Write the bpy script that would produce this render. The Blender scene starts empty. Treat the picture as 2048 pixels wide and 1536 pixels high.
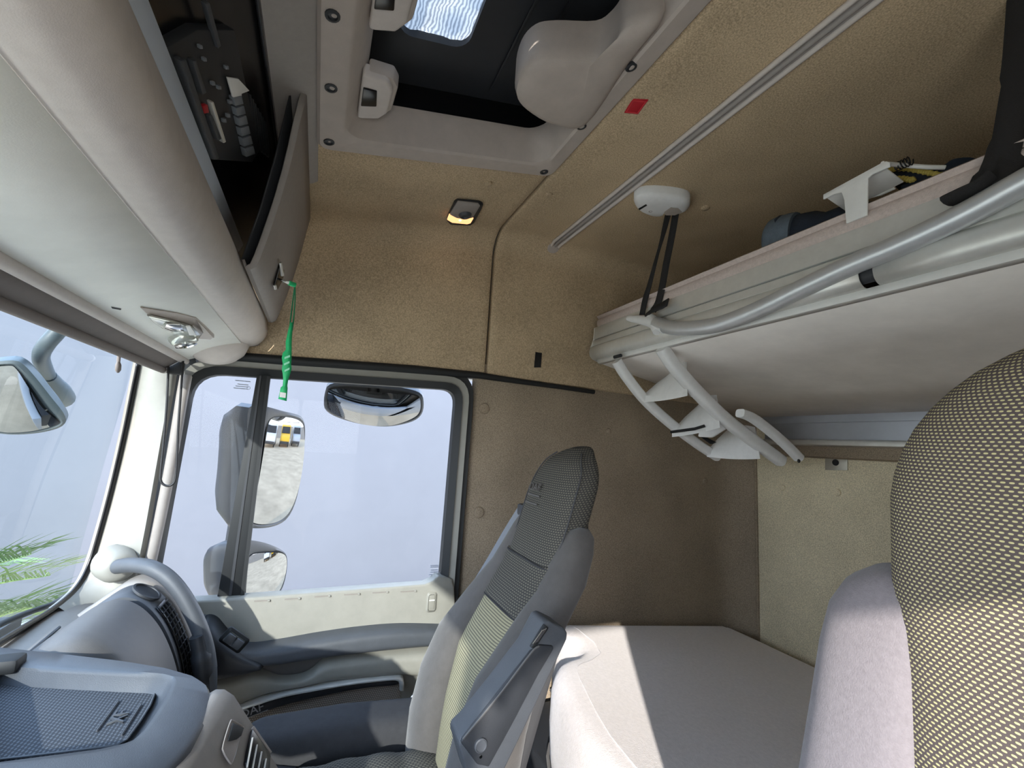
import bpy, bmesh, math, random
from mathutils import Vector, Matrix
random.seed(7)
S = bpy.context.scene
COL = S.collection
V = Vector

# ------------------------------------------------------------------ camera
F_PX = 880.0
def _n(v): return V(v).normalized()
_Y = _n((-391, 98, F_PX)); _Z = _n((376, -6402, F_PX)); _Z = (_Z - _Y * _Z.dot(_Y)).normalized(); _X = _Y.cross(_Z)
CAMROT = Matrix((_X, _Y, _Z))                       # world = CAMROT @ (right, down, forward)
cam_d = bpy.data.cameras.new('camera'); cam = bpy.data.objects.new('camera', cam_d); COL.objects.link(cam)
cam_d.sensor_width = 36; cam_d.lens = F_PX * 36 / 2048; cam_d.clip_start = 0.02; cam_d.clip_end = 300
_m = CAMROT.to_4x4()
cam.matrix_world = Matrix(((_m[0][0], -_m[0][1], -_m[0][2], 0), (_m[1][0], -_m[1][1], -_m[1][2], 0), (_m[2][0], -_m[2][1], -_m[2][2], 0), (0, 0, 0, 1)))
S.camera = cam

# ------------------------------------------------------------------ sky, sun, exposure
w = bpy.data.worlds.new('sky'); S.world = w; w.use_nodes = True
nt = w.node_tree; bg = nt.nodes['Background']
tc = nt.nodes.new('ShaderNodeTexCoord'); sep = nt.nodes.new('ShaderNodeSeparateXYZ'); rmp = nt.nodes.new('ShaderNodeValToRGB')
nt.links.new(tc.outputs['Generated'], sep.inputs[0]); nt.links.new(sep.outputs['Z'], rmp.inputs[0]); nt.links.new(rmp.outputs[0], bg.inputs[0])
rmp.color_ramp.elements[0].position = 0.0; rmp.color_ramp.elements[0].color = (.95, .96, 1.0, 1)
rmp.color_ramp.elements[1].position = 0.6; rmp.color_ramp.elements[1].color = (.50, .68, .98, 1)
bg.inputs[1].default_value = 2.4
sun_d = bpy.data.lights.new('sun', 'SUN'); sun_d.energy = 2.9; sun_d.angle = math.radians(.9); sun_d.color = (1, .95, .88)
sun = bpy.data.objects.new('sun', sun_d); COL.objects.link(sun); sun.location = (-4, -8, 4)
SUNDIR = V((.58, 1, -.44)).normalized()
sun.rotation_euler = SUNDIR.to_track_quat('-Z', 'Y').to_euler()
S.view_settings.view_transform = 'Standard'; S.view_settings.look = 'None'; S.view_settings.gamma = 1
S.view_settings.use_curve_mapping = False
S.view_settings.exposure = 1.62
S.cycles.max_bounces = 14; S.cycles.diffuse_bounces = 9; S.cycles.transparent_max_bounces = 12

# ------------------------------------------------------------------ measuring helpers
def ray(px, py): return CAMROT @ V((px - 1024, py - 768, F_PX))
def AX(px, py, x): d = ray(px, py); return d * (x / d.x)
def AY(px, py, y): d = ray(px, py); return d * (y / d.y)
def AZ(px, py, z): d = ray(px, py); return d * (z / d.z)
def AP(px, py, p0, n): d = ray(px, py); return d * (V(p0).dot(V(n)) / d.dot(V(n)))
def lerp(a, b, t): return a + (b - a) * t
def crom(pts, n=8, closed=False):
    pts = [V(p) for p in pts]; out = []; N = len(pts)
    for i in range(N if closed else N - 1):
        p0 = pts[(i - 1) % N] if closed or i > 0 else pts[i] * 2 - pts[i + 1]
        p1 = pts[i]; p2 = pts[(i + 1) % N]
        p3 = pts[(i + 2) % N] if closed or i + 2 < N else p2 * 2 - p1
        for k in range(n):
            t = k / n
            out.append(.5 * ((2 * p1) + (p2 - p0) * t + (2 * p0 - 5 * p1 + 4 * p2 - p3) * t * t + (3 * p1 - p0 - 3 * p2 + p3) * t ** 3))
    if not closed: out.append(pts[-1].copy())
    return out
def interp(tab, x):
    if x <= tab[0][0]: return tab[0][1]
    for (a, b), (c, d) in zip(tab, tab[1:]):
        if x <= c: return lerp(b, d, (x - a) / (c - a))
    return tab[-1][1]
def resample(pts, n):
    pts = [V(p) for p in pts]; L = [0]
    for a, b in zip(pts, pts[1:]): L.append(L[-1] + (b - a).length)
    out = []; j = 0
    for i in range(n):
        s = L[-1] * i / (n - 1)
        while j < len(pts) - 2 and L[j + 1] < s: j += 1
        d = L[j + 1] - L[j]; out.append(lerp(pts[j], pts[j + 1], (s - L[j]) / d if d > 1e-9 else 0))
    return out

# ------------------------------------------------------------------ mesh helpers
def link(o, parent=None):
    COL.objects.link(o)
    if parent: o.parent = parent
    return o
def mesh(name, vs, fs, mat, parent=None, smooth=35, bevel=0, seg=2, sub=0, uv=None):
    me = bpy.data.meshes.new(name)
    if bevel:
        bm = bmesh.new(); bv = [bm.verts.new(v) for v in vs]
        for f in fs:
            try: bm.faces.new([bv[i] for i in f])
            except ValueError: pass
        bmesh.ops.recalc_face_normals(bm, faces=bm.faces)
        es = [e for e in bm.edges if len(e.link_faces) == 2 and e.calc_face_angle(0) > .45]
        bmesh.ops.bevel(bm, geom=es, offset=bevel, segments=seg, affect='EDGES', profile=.5, clamp_overlap=True)
        bm.to_mesh(me); bm.free()
    else:
        me.from_pydata([tuple(v) for v in vs], [], fs)
        bm = bmesh.new(); bm.from_mesh(me); bmesh.ops.recalc_face_normals(bm, faces=bm.faces); bm.to_mesh(me); bm.free()
    if uv:
        l = me.uv_layers.new(name='UVMap')
        for lp in me.loops: l.data[lp.index].uv = uv[lp.vertex_index]
    if smooth:
        me.polygons.foreach_set('use_smooth', [True] * len(me.polygons))
        if not sub: me.set_sharp_from_angle(angle=math.radians(smooth))
    me.materials.append(mat)
    o = bpy.data.objects.new(name, me); link(o, parent)
    if sub:
        m = o.modifiers.new('subdivide', 'SUBSURF'); m.levels = sub; m.render_levels = sub
    return o
def grid(name, rows, mat, parent=None, thick=0, smooth=35, uv=None, cyc=False):
    n = len(rows[0]); vs = [p for r in rows for p in r]; fs = []
    for i in range(len(rows) - 1):
        for j in range(n if cyc else n - 1):
            k = (j + 1) % n
            fs.append((i * n + j, i * n + k, (i + 1) * n + k, (i + 1) * n + j))
    o = mesh(name, vs, fs, mat, parent, smooth, uv=uv)
    if thick:
        m = o.modifiers.new('thickness', 'SOLIDIFY'); m.thickness = thick; m.offset = 0
    return o
def loft(name, rings, mat, parent=None, caps=True, smooth=40, uv=None, sub=0):
    n = len(rings[0]); vs = [p for r in rings for p in r]; fs = []
    for i in range(len(rings) - 1):
        for j in range(n):
            k = (j + 1) % n; fs.append((i * n + j, i * n + k, (i + 1) * n + k, (i + 1) * n + j))
    if caps: fs.append(tuple(range(n))[::-1]); fs.append(tuple((len(rings) - 1) * n + j for j in range(n)))
    return mesh(name, vs, fs, mat, parent, smooth, uv=uv, sub=sub)
def prism(name, pts, ext, mat, parent=None, bevel=0, seg=2, smooth=35):
    pts = [V(p) for p in pts]; ext = V(ext); n = len(pts)
    vs = pts + [p + ext for p in pts]
    fs = [tuple(range(n)), tuple(range(2 * n - 1, n - 1, -1))] + [(i, (i + 1) % n, n + (i + 1) % n, n + i) for i in range(n)]
    return mesh(name, vs, fs, mat, parent, smooth, bevel, seg)
def frame(name, A, B, ext, mat, parent=None, smooth=35):
    n = len(A); ext = V(ext); vs = list(A) + list(B) + [V(p) + ext for p in A] + [V(p) + ext for p in B]; fs = []
    for i in range(n):
        k = (i + 1) % n
        fs += [(i, k, n + k, n + i), (2 * n + i, 3 * n + i, 3 * n + k, 2 * n + k), (i, 2 * n + i, 2 * n + k, k), (n + i, n + k, 3 * n + k, 3 * n + i)]
    return mesh(name, vs, fs, mat, parent, smooth)
def tube(name, path, r, mat, parent=None, seg=12, flat=None, closed=False, smooth=50):
    path = [V(p) for p in path]; n = len(path); rr = r if isinstance(r, (list, tuple)) else [r] * n
    T = []
    for i in range(n):
        a = path[(i - 1) % n] if closed or i else path[0]; b = path[(i + 1) % n] if closed or i < n - 1 else path[-1]
        T.append((b - a).normalized())
    up = V((0, 0, 1)) if abs(T[0].z) < .9 else V((1, 0, 0))
    N = (up - T[0] * up.dot(T[0])).normalized(); rings = []
    for i in range(n):
        N = (N - T[i] * N.dot(T[i])).normalized(); B = T[i].cross(N)
        rings.append([path[i] + (N * math.cos(2 * math.pi * k / seg) * (flat or 1) + B * math.sin(2 * math.pi * k / seg)) * rr[i] for k in range(seg)])
    if closed: rings.append(rings[0])
    return loft(name, rings, mat, parent, caps=not closed, smooth=smooth)
def rbox(name, c, size, mat, parent=None, bevel=.004, seg=2, rot=None):
    c = V(c); sx, sy, sz = [s / 2 for s in size]
    vs = [V((x, y, z)) for x in (-sx, sx) for y in (-sy, sy) for z in (-sz, sz)]
    if rot is not None: vs = [rot @ v for v in vs]
    vs = [v + c for v in vs]
    fs = [(0, 1, 3, 2), (4, 6, 7, 5), (0, 4, 5, 1), (2, 3, 7, 6), (0, 2, 6, 4), (1, 5, 7, 3)]
    return mesh(name, vs, fs, mat, parent, bevel=bevel, seg=seg)
def axes(n, up=(0, 0, 1)):
    n = V(n).normalized(); up = V(up); u = up.cross(n)
    if u.length < 1e-3: u = V((1, 0, 0)).cross(n)
    u.normalize(); v = n.cross(u); return u, v, n
def lathe(name, c, n, prof, mat, parent=None, seg=20, smooth=40):
    u, v, n = axes(n); c = V(c)
    rings = [[c + n * h + (u * math.cos(2 * math.pi * k / seg) + v * math.sin(2 * math.pi * k / seg)) * max(r, 1e-5) for k in range(seg)] for r, h in prof]
    return loft(name, rings, mat, parent, smooth=smooth)
def rrect(w, h, r, n=5):
    out = []
    for cx, cy, a0 in ((w / 2 - r, h / 2 - r, 0), (-w / 2 + r, h / 2 - r, 90), (-w / 2 + r, -h / 2 + r, 180), (w / 2 - r, -h / 2 + r, 270)):
        for k in range(n + 1):
            a = math.radians(a0 + 90 * k / n); out.append((cx + r * math.cos(a), cy + r * math.sin(a)))
    return out
def rpoly(cs, rad, n=6):
    """rounded polygon, n+1 points per corner (2D tuples)"""
    out = []; N = len(cs)
    for i in range(N):
        p = V(cs[i]); a = V(cs[i - 1]); b = V(cs[(i + 1) % N]); r = rad[i] if isinstance(rad, (list, tuple)) else rad
        da = (a - p).normalized(); db = (b - p).normalized(); th = da.angle(db); t = min(r / math.tan(th / 2), .49 * (a - p).length, .49 * (b - p).length)
        p1 = p + da * t; p2 = p + db * t
        for k in range(n + 1):
            s = k / n; out.append((p1 * (1 - s) ** 2 + p * 2 * s * (1 - s) + p2 * s * s))
    return out
def offset2(cs, d):
    """offset a convex polygon outward; d = one distance per edge (edge i runs i -> i+1) or one number"""
    N = len(cs); cs = [V(c) for c in cs]; cen = sum(cs, V((0, 0))) / N
    dd = d if isinstance(d, (list, tuple)) else [d] * N
    L = []
    for i in range(N):
        a, b = cs[i], cs[(i + 1) % N]; e = (b - a).normalized(); nn = V((e.y, -e.x))
        if nn.dot(a - cen) < 0: nn = -nn
        L.append((a + nn * dd[i], e))
    out = []
    for i in range(N):
        (p, e), (q, f) = L[i - 1], L[i]
        den = e.x * f.y - e.y * f.x; t = ((q.x - p.x) * f.y - (q.y - p.y) * f.x) / den; out.append(p + e * t)
    return out
def text(name, body, origin, right, up, size, mat, parent=None, depth=.001, mirror=False):
    cu = bpy.data.curves.new(name, 'FONT'); cu.body = body; cu.size = 1; cu.align_x = 'CENTER'; cu.align_y = 'CENTER'; cu.extrude = 0.5; cu.resolution_u = 3
    tmp = bpy.data.objects.new(name, cu); COL.objects.link(tmp)
    dg = bpy.context.evaluated_depsgraph_get(); me = bpy.data.meshes.new_from_object(tmp.evaluated_get(dg))
    COL.objects.unlink(tmp); bpy.data.objects.remove(tmp); bpy.data.curves.remove(cu)
    r = V(right).normalized(); u = (V(up) - r * V(up).dot(r)).normalized(); n = r.cross(u)
    if mirror: r = -r
    for v in me.vertices: v.co = V(origin) + r * v.co.x * size + u * v.co.y * size + n * v.co.z * depth
    me.materials.clear(); me.materials.append(mat); me.name = name
    o = bpy.data.objects.new(name, me); link(o, parent); return o
def empty(name, loc=(0, 0, 0)):
    o = bpy.data.objects.new(name, None); o.empty_display_size = .05; COL.objects.link(o); o['base'] = list(loc); return o
def thing(name, label, cat, group=None):
    o = bpy.data.objects.new(name, None); o.empty_display_size = .05; COL.objects.link(o)
    o['label'] = label; o['category'] = cat
    if group: o['group'] = group
    return o
def tag(o, label, cat, group=None, kind=None):
    o['label'] = label; o['category'] = cat
    if group: o['group'] = group
    if kind: o['kind'] = kind
    return o
def struct(name, label, cat):
    o = bpy.data.objects.new(name, None); o.empty_display_size = .05; COL.objects.link(o)
    return tag(o, label, cat, kind='structure')

# ------------------------------------------------------------------ materials
def lin(c): return tuple((x / 255 / 12.92) if x / 255 <= .04045 else ((x / 255 + .055) / 1.055) ** 2.4 for x in c)
def mat(name, col, rough=.6, metal=0, noise=0, nscale=40, bump=0, bscale=300, spec=.4, coat=0, sheen=0, wear=None):
    m = bpy.data.materials.new(name); m.use_nodes = True; t = m.node_tree; b = t.nodes['Principled BSDF']
    c = lin(col); b.inputs['Base Color'].default_value = (*c, 1); b.inputs['Roughness'].default_value = rough; b.inputs['Metallic'].default_value = metal
    b.inputs['Specular IOR Level'].default_value = spec
    if sheen: b.inputs['Sheen Weight'].default_value = sheen
    if coat: b.inputs['Coat Weight'].default_value = coat
    co = t.nodes.new('ShaderNodeTexCoord').outputs['Object']
    if noise:
        nz = t.nodes.new('ShaderNodeTexNoise'); nz.inputs['Scale'].default_value = nscale; nz.inputs['Detail'].default_value = 6; nz.inputs['Roughness'].default_value = .65
        t.links.new(co, nz.inputs['Vector'])
        r = t.nodes.new('ShaderNodeValToRGB'); r.color_ramp.elements[0].position = .3; r.color_ramp.elements[1].position = .7
        r.color_ramp.elements[0].color = (*[x * (1 - noise) for x in c], 1); r.color_ramp.elements[1].color = (*[min(1, x * (1 + noise)) for x in c], 1)
        t.links.new(nz.outputs[0], r.inputs[0]); t.links.new(r.outputs[0], b.inputs['Base Color'])
    if bump:
        n2 = t.nodes.new('ShaderNodeTexNoise'); n2.inputs['Scale'].default_value = bscale; n2.inputs['Detail'].default_value = 3
        t.links.new(co, n2.inputs['Vector'])
        bp = t.nodes.new('ShaderNodeBump'); bp.inputs['Strength'].default_value = bump; bp.inputs['Distance'].default_value = .002
        t.links.new(n2.outputs[0], bp.inputs['Height']); t.links.new(bp.outputs[0], b.inputs['Normal'])
    return m
def fabric_headliner(name, col, var=.12):
    """napped headliner: fine mottled grain over broad soft wear"""
    m = mat(name, col, .95, spec=.15); t = m.node_tree; b = t.nodes['Principled BSDF']; c = lin(col)
    co = t.nodes.new('ShaderNodeTexCoord').outputs['Object']
    n1 = t.nodes.new('ShaderNodeTexNoise'); n1.inputs['Scale'].default_value = 330; n1.inputs['Detail'].default_value = 4; n1.inputs['Roughness'].default_value = .7
    n2 = t.nodes.new('ShaderNodeTexNoise'); n2.inputs['Scale'].default_value = 5; n2.inputs['Detail'].default_value = 3
    mx = t.nodes.new('ShaderNodeMath'); mx.operation = 'MULTIPLY_ADD'; mx.inputs[1].default_value = .8
    s2 = t.nodes.new('ShaderNodeMath'); s2.operation = 'MULTIPLY'; s2.inputs[1].default_value = .2
    t.links.new(co, n1.inputs['Vector']); t.links.new(co, n2.inputs['Vector']); t.links.new(n2.outputs[0], s2.inputs[0]); t.links.new(n1.outputs[0], mx.inputs[0]); t.links.new(s2.outputs[0], mx.inputs[2])
    r = t.nodes.new('ShaderNodeValToRGB'); r.color_ramp.elements[0].position = .36; r.color_ramp.elements[1].position = .64
    r.color_ramp.elements[0].color = (*[x * .58 for x in c], 1); r.color_ramp.elements[1].color = (*[min(1, x * 1.28) for x in c], 1)
    t.links.new(mx.outputs[0], r.inputs[0]); t.links.new(r.outputs[0], b.inputs['Base Color'])
    bp = t.nodes.new('ShaderNodeBump'); bp.inputs['Strength'].default_value = .45; bp.inputs['Distance'].default_value = .0015
    t.links.new(n1.outputs[0], bp.inputs['Height']); t.links.new(bp.outputs[0], b.inputs['Normal'])
    return m
def fabric_dots(name, base, dot, pu, pv, a, bb):
    """woven cloth with staggered light stitches, laid out in metres on the UV map"""
    m = mat(name, base, .9, spec=.15); t = m.node_tree; b = t.nodes['Principled BSDF']
    def M(op, x, y=None, z=None):
        n = t.nodes.new('ShaderNodeMath'); n.operation = op
        for i, q in enumerate((x, y, z)):
            if q is None: continue
            if isinstance(q, (int, float)): n.inputs[i].default_value = q
            else: t.links.new(q, n.inputs[i])
        return n.outputs[0]
    uv = t.nodes.new('ShaderNodeUVMap'); sp = t.nodes.new('ShaderNodeSeparateXYZ'); t.links.new(uv.outputs[0], sp.inputs[0])
    vv = M('DIVIDE', sp.outputs[1], pv); row = M('FLOOR', vv); uu = M('ADD', M('DIVIDE', sp.outputs[0], pu), M('MULTIPLY', M('FLOORED_MODULO', row, 2), .5))
    fu = M('DIVIDE', M('SUBTRACT', M('FRACT', uu), .5), a); fv = M('DIVIDE', M('SUBTRACT', M('FRACT', vv), .5), bb)
    d = M('ADD', M('POWER', M('ABSOLUTE', fu), 3), M('POWER', M('ABSOLUTE', fv), 2))
    k = M('SUBTRACT', 1, d); k = M('MULTIPLY', k, 2.5); kc = t.nodes.new('ShaderNodeClamp'); t.links.new(k, kc.inputs[0]); k = kc.outputs[0]
    mx = t.nodes.new('ShaderNodeMix'); mx.data_type = 'RGBA'; mx.inputs[6].default_value = (*lin(base), 1); mx.inputs[7].default_value = (*lin(dot), 1)
    t.links.new(k, mx.inputs[0]); t.links.new(mx.outputs[2], b.inputs['Base Color'])
    bp = t.nodes.new('ShaderNodeBump'); bp.inputs['Strength'].default_value = .5; bp.inputs['Distance'].default_value = .001
    t.links.new(k, bp.inputs['Height']); t.links.new(bp.outputs[0], b.inputs['Normal'])
    return m
def glass(name, tint, refl=.06):
    m = bpy.data.materials.new(name); m.use_nodes = True; t = m.node_tree; t.nodes.clear()
    o = t.nodes.new('ShaderNodeOutputMaterial'); tr = t.nodes.new('ShaderNodeBsdfTransparent'); tr.inputs[0].default_value = (*tint, 1)
    g = t.nodes.new('ShaderNodeBsdfGlossy'); g.inputs['Roughness'].default_value = .01; lw = t.nodes.new('ShaderNodeLayerWeight'); lw.inputs[0].default_value = .5
    pw = t.nodes.new('ShaderNodeMath'); pw.operation = 'POWER'; pw.inputs[1].default_value = 5; t.links.new(lw.outputs['Facing'], pw.inputs[0])
    fr = t.nodes.new('ShaderNodeMath'); fr.operation = 'MULTIPLY_ADD'; fr.inputs[1].default_value = .5; fr.inputs[2].default_value = refl * .6; t.links.new(pw.outputs[0], fr.inputs[0])
    mx = t.nodes.new('ShaderNodeMixShader'); t.links.new(fr.outputs[0], mx.inputs[0]); t.links.new(tr.outputs[0], mx.inputs[1]); t.links.new(g.outputs[0], mx.inputs[2]); t.links.new(mx.outputs[0], o.inputs[0])
    return m
def emit(name, col, k):
    m = bpy.data.materials.new(name); m.use_nodes = True; b = m.node_tree.nodes['Principled BSDF']
    b.inputs['Base Color'].default_value = (*col, 1); b.inputs['Emission Color'].default_value = (*col, 1); b.inputs['Emission Strength'].default_value = k
    return m

M = dict(
    tan=fabric_headliner('tan_headliner', (190, 170, 141)),
    tan2=fabric_headliner('tan_wall_lining', (150, 136, 118)),
    rear=fabric_headliner('olive_tan_wall_lining', (214, 203, 175)),
    grey=mat('warm_grey_plastic', (198, 190, 184), .55, noise=.05, nscale=60, bump=.12, bscale=900),
    grey2=mat('mid_grey_plastic', (150, 144, 140), .6, noise=.05, nscale=80, bump=.15, bscale=900),
    taupe=mat('taupe_plastic', (176, 166, 158), .6, noise=.06, nscale=30, bump=.15, bscale=900),
    pale=mat('pale_panel', (236, 237, 231), .5, noise=.05, nscale=14, bump=.05, bscale=700),
    cream=mat('cream_door_plastic', (134, 132, 124), .5, noise=.06, nscale=25, bump=.12, bscale=900),
    ladder=mat('light_grey_ladder_plastic', (226, 227, 227), .45, noise=.04, nscale=60),
    slate=mat('slate_grey_plastic', (70, 73, 78), .5, noise=.08, nscale=30, bump=.2, bscale=900),
    slate_d=mat('dark_slate_plastic', (44, 46, 50), .5, noise=.06, nscale=30, bump=.15, bscale=900),
    dark=mat('charcoal_plastic', (46, 48, 52), .5, noise=.05, nscale=50),
    black=mat('black_rubber', (26, 28, 30), .6),
    gloss=mat('gloss_black', (14, 15, 18), .25),
    alu=mat('satin_aluminium', (215, 216, 215), .35, metal=.75, noise=.04, nscale=60),
    alu_d=mat('dull_aluminium', (222, 222, 218), .45, metal=.5, noise=.05, nscale=40),
    silver=mat('silver_paint_tube', (208, 211, 214), .38, metal=.55, noise=.05, nscale=50),
    chrome=mat('chrome', (220, 222, 222), .12, metal=1),
    steel=mat('galvanised_steel', (188, 186, 176), .4, metal=.6),
    white=mat('white_metal', (226, 226, 224), .45, noise=.03, nscale=60),
    velour=mat('grey_velour', (80, 77, 75), .95, noise=.1, nscale=45, bump=.3, bscale=700, spec=.1, sheen=.2),
    velour_n=mat('grey_lilac_velour', (118, 112, 115), .95, noise=.1, nscale=260, bump=.25, bscale=900, spec=.1, sheen=.2),
    velour_d=mat('charcoal_velour', (58, 58, 60), .95, noise=.1, nscale=60, bump=.25, bscale=800, spec=.1),
    mattress=mat('pale_plush', (214, 207, 205), .95, noise=.08, nscale=120, bump=.5, bscale=420, spec=.1, sheen=.3),
    plush=mat('pink_grey_plush', (200, 186, 180), .95, noise=.12, nscale=160, bump=.5, bscale=500, spec=.1),
    board=mat('bunk_board', (228, 222, 217), .75, noise=.1, nscale=6, bump=.05, bscale=300),
    rail_b=mat('painted_bunk_channel', (186, 192, 202), .4, metal=.3, noise=.04, nscale=30),
    strap=mat('black_webbing', (40, 39, 40), .85, bump=.5, bscale=600),
    strap_g=mat('grey_webbing', (128, 132, 140), .8, bump=.4, bscale=700),
    floorm=mat('dark_floor_mat', (104, 100, 95), .9, bump=.4, bscale=200),
    shell=mat('seat_back_shell', (60, 60, 62), .7),
    dots=fabric_dots('dotted_seat_cloth', (88, 79, 77), (192, 183, 138), .0047, .0030, .34, .27),
    dots_d=fabric_dots('charcoal_dotted_cloth', (62, 61, 59), (104, 100, 90), .0075, .0046, .36, .30),
    ribs=fabric_dots('ribbed_seat_cloth', (98, 94, 82), (148, 142, 116), .05, .0046, .9, .34),
    mesh_door=fabric_dots('woven_door_cloth', (118, 110, 102), (172, 162, 150), .0052, .0042, .4, .36),
    mat_rub=fabric_dots('ribbed_rubber_mat', (58, 61, 66), (88, 92, 98), .0055, .0042, .42, .28),
    jean=mat('dark_blue_cloth', (38, 46, 60), .9, noise=.2, nscale=120, bump=.4, bscale=500),
    jean2=mat('faded_blue_grey_cloth', (92, 104, 116), .9, noise=.15, nscale=60, bump=.3, bscale=500),
    navy=mat('navy_cloth', (26, 34, 46), .9, noise=.2, nscale=80),
    yellow=mat('yellow_cord', (176, 160, 82), .9),
    green=mat('green_tag_plastic', (36, 172, 106), .5, noise=.12, nscale=90),
    green_l=mat('pale_green_print', (150, 224, 190), .6),
    strip=mat('blue_grey_strip', (214, 224, 238), .4),
    keyg=mat('grey_key', (118, 124, 132), .4),
    traym=mat('slate_tray_plastic', (58, 62, 68), .42, noise=.07, nscale=30, bump=.15, bscale=900),
    hoodm=mat('taupe_grey_hood_plastic', (84, 82, 81), .55, noise=.05, nscale=60, bump=.15, bscale=900),
    dashm=mat('warm_grey_dash_plastic', (128, 122, 116), .55, noise=.05, nscale=60, bump=.15, bscale=900),
    pillar=mat('pale_cream_pillar_plastic', (132, 130, 123), .5, noise=.05, nscale=25, bump=.1, bscale=900),
    blindm=mat('taupe_blind_cloth', (112, 104, 100), .7, noise=.05, nscale=60, bump=.15, bscale=900),
    cord=mat('green_string', (22, 110, 72), .8),
    red=mat('red_reflector', (176, 30, 44), .4),
    red_l=mat('red_reflector_edge', (206, 64, 70), .5),
    wire=mat('black_wire', (34, 34, 36), .4, metal=.3),
    lens=emit('lit_amber_lens', (1.0, .46, .20), .55),
    bulb=emit('lit_bulb', (1.0, .82, .5), 4),
    clear=mat('clear_lens', (206, 210, 204), .15, metal=.5),
    wscreen=glass('windscreen_glass', (.78, .845, .865), .03),
    sglass=glass('side_glass', (.95, .96, .97), .014),
    hglass=glass('smoked_hatch_glass', (.16, .17, .18)),
    mirror=mat('mirror_glass', (128, 130, 132), .015, metal=1),
    m_grey=mat('mirror_housing_grey', (48, 52, 58), .45, noise=.05, nscale=30),
    m_green=mat('mirror_housing_front', (60, 70, 74), .45, noise=.05, nscale=20),
    net=mat('white_net_cloth', (226, 226, 220), .9, noise=.1, nscale=30),
    skin=mat('white_truck_paint', (206, 208, 212), .35, coat=.3),
    etch=mat('etched_mark', (150, 156, 170), .7),
    logo=mat('silver_logo', (150, 152, 156), .4, metal=.4),
)

# ================================================================== THE CAB SHELL
YW, YN, XR, ZF, ZG = 1.35, -.5, 1.64, -1.2, -2.45      # far wall, near wall, rear wall, floor, ground
def zc(x):
    z = .612 + .2 * x if x < .42 else (.715 - .019 * (1 - min(1, (x - .42) / .16)) ** 2 if x < .58 else .715)
    if x > 1.28: z = .715 - (.36 - math.sqrt(max(0, .36 ** 2 - (x - 1.28) ** 2)))
    return z
def xsec(x, out=0):
    """roof and side lining cross-section at station x: near wall -> roof -> rounded corner -> side wall foot"""
    z = zc(x); r = .075; ys = [YN, -.3, .0, .15, .25, .4, .55,   .7, .82, .90, .95, 1.05, 1.15, 1.22, YW - r]; p = [V((x, y, z + out)) for y in ys]
    for k in range(1, 9):
        a = math.radians(90 - 90 * k / 8); p.append(V((x, YW - r + (r + out) * math.cos(a), z - r + (r + out) * math.sin(a))))
    zl = .208 + .045 * x if x < .49 else .226 - .012 * (x - .49)
    zt = z - r
    for k in range(1, 7): p.append(V((x, YW + out, lerp(zt, zl, k / 6))))
    p.append(V((x, YW + .012 + out, zl - .004)))
    return p
ceiling = struct('ceiling', 'tan napped headliner wrapping from roof down the far cab side', 'ceiling')
def liner(xs, edge0, edge1, hole=None):
    rows = []; e = .005
    for i, x in enumerate(xs):
        if i == 0 and edge0: rows += [xsec(x, .022), xsec(x, .006), xsec(x + .002, .002)]; rows.append(xsec(x + e)); continue
        if i == len(xs) - 1 and edge1: rows.append(xsec(x - e)); rows += [xsec(x - .002, .002), xsec(x, .006), xsec(x, .022)]; continue
        rows.append(xsec(x))
    n = len(rows[0]); vs = [p for r in rows for p in r]; fs = []
    for i in range(len(rows) - 1):
        for j in range(n - 1):
            c = (rows[i][j] + rows[i + 1][j + 1]) / 2
            if hole and hole[0] < c.x < hole[1] and hole[2] < c.y < hole[3] and c.z > .5: continue
            fs.append((i * n + j, i * n + j + 1, (i + 1) * n + j + 1, (i + 1) * n + j))
    return mesh('headliner_panel', vs, fs, M['tan'], ceiling, 60)
HX0, HX1, HY0, HY1 = -.013, .443, .15, .90
liner([-.37, -.3, -.2, -.1, HX0, .1, .2, .3, HX1, .46, .486], False, True, (HX0, HX1, HY0, HY1))
liner([.494, .52, .58, .7, .9, 1.1, 1.28, 1.34, 1.4, 1.46, 1.52, 1.56, 1.6, 1.625, XR], True, False)
# studs of the headliner
def stud(p, n, r, parent, m='tan2', h=.006):
    return lathe('trim_stud', p, n, [(r, -.002), (r, h * .3), (r * .9, h * .75), (r * .55, h), (0, h * 1.05)], M[m], parent, 16)
CPN = V((-.2, 0, 1)).normalized()
def CPX(px, py, d=0): return AP(px, py, (0, 0, .612 - d), (-.2, 0, 1))
stud(CPX(976, 366), -CPN, .011, ceiling, 'tan'); stud(AZ(1098, 387, .715), (0, 0, -1), .011, ceiling, 'tan'); stud(AZ(1410, 415, .715), (0, 0, -1), .012, ceiling, 'tan'); stud(AZ(1545, 450, .70), (0, 0, -1), .010, ceiling, 'tan')
mesh('slot_cover', [AY(1071, 704, 1.348), AY(1084, 706, 1.348), AY(1082, 735, 1.348), AY(1068, 735, 1.348), AY(1071, 704, 1.355), AY(1084, 706, 1.355), AY(1082, 735, 1.355), AY(1068, 735, 1.355)],
     [(0, 1, 2, 3), (4, 7, 6, 5), (0, 4, 5, 1), (1, 5, 6, 2), (2, 6, 7, 3), (3, 7, 4, 0)], M['gloss'], ceiling)

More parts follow.
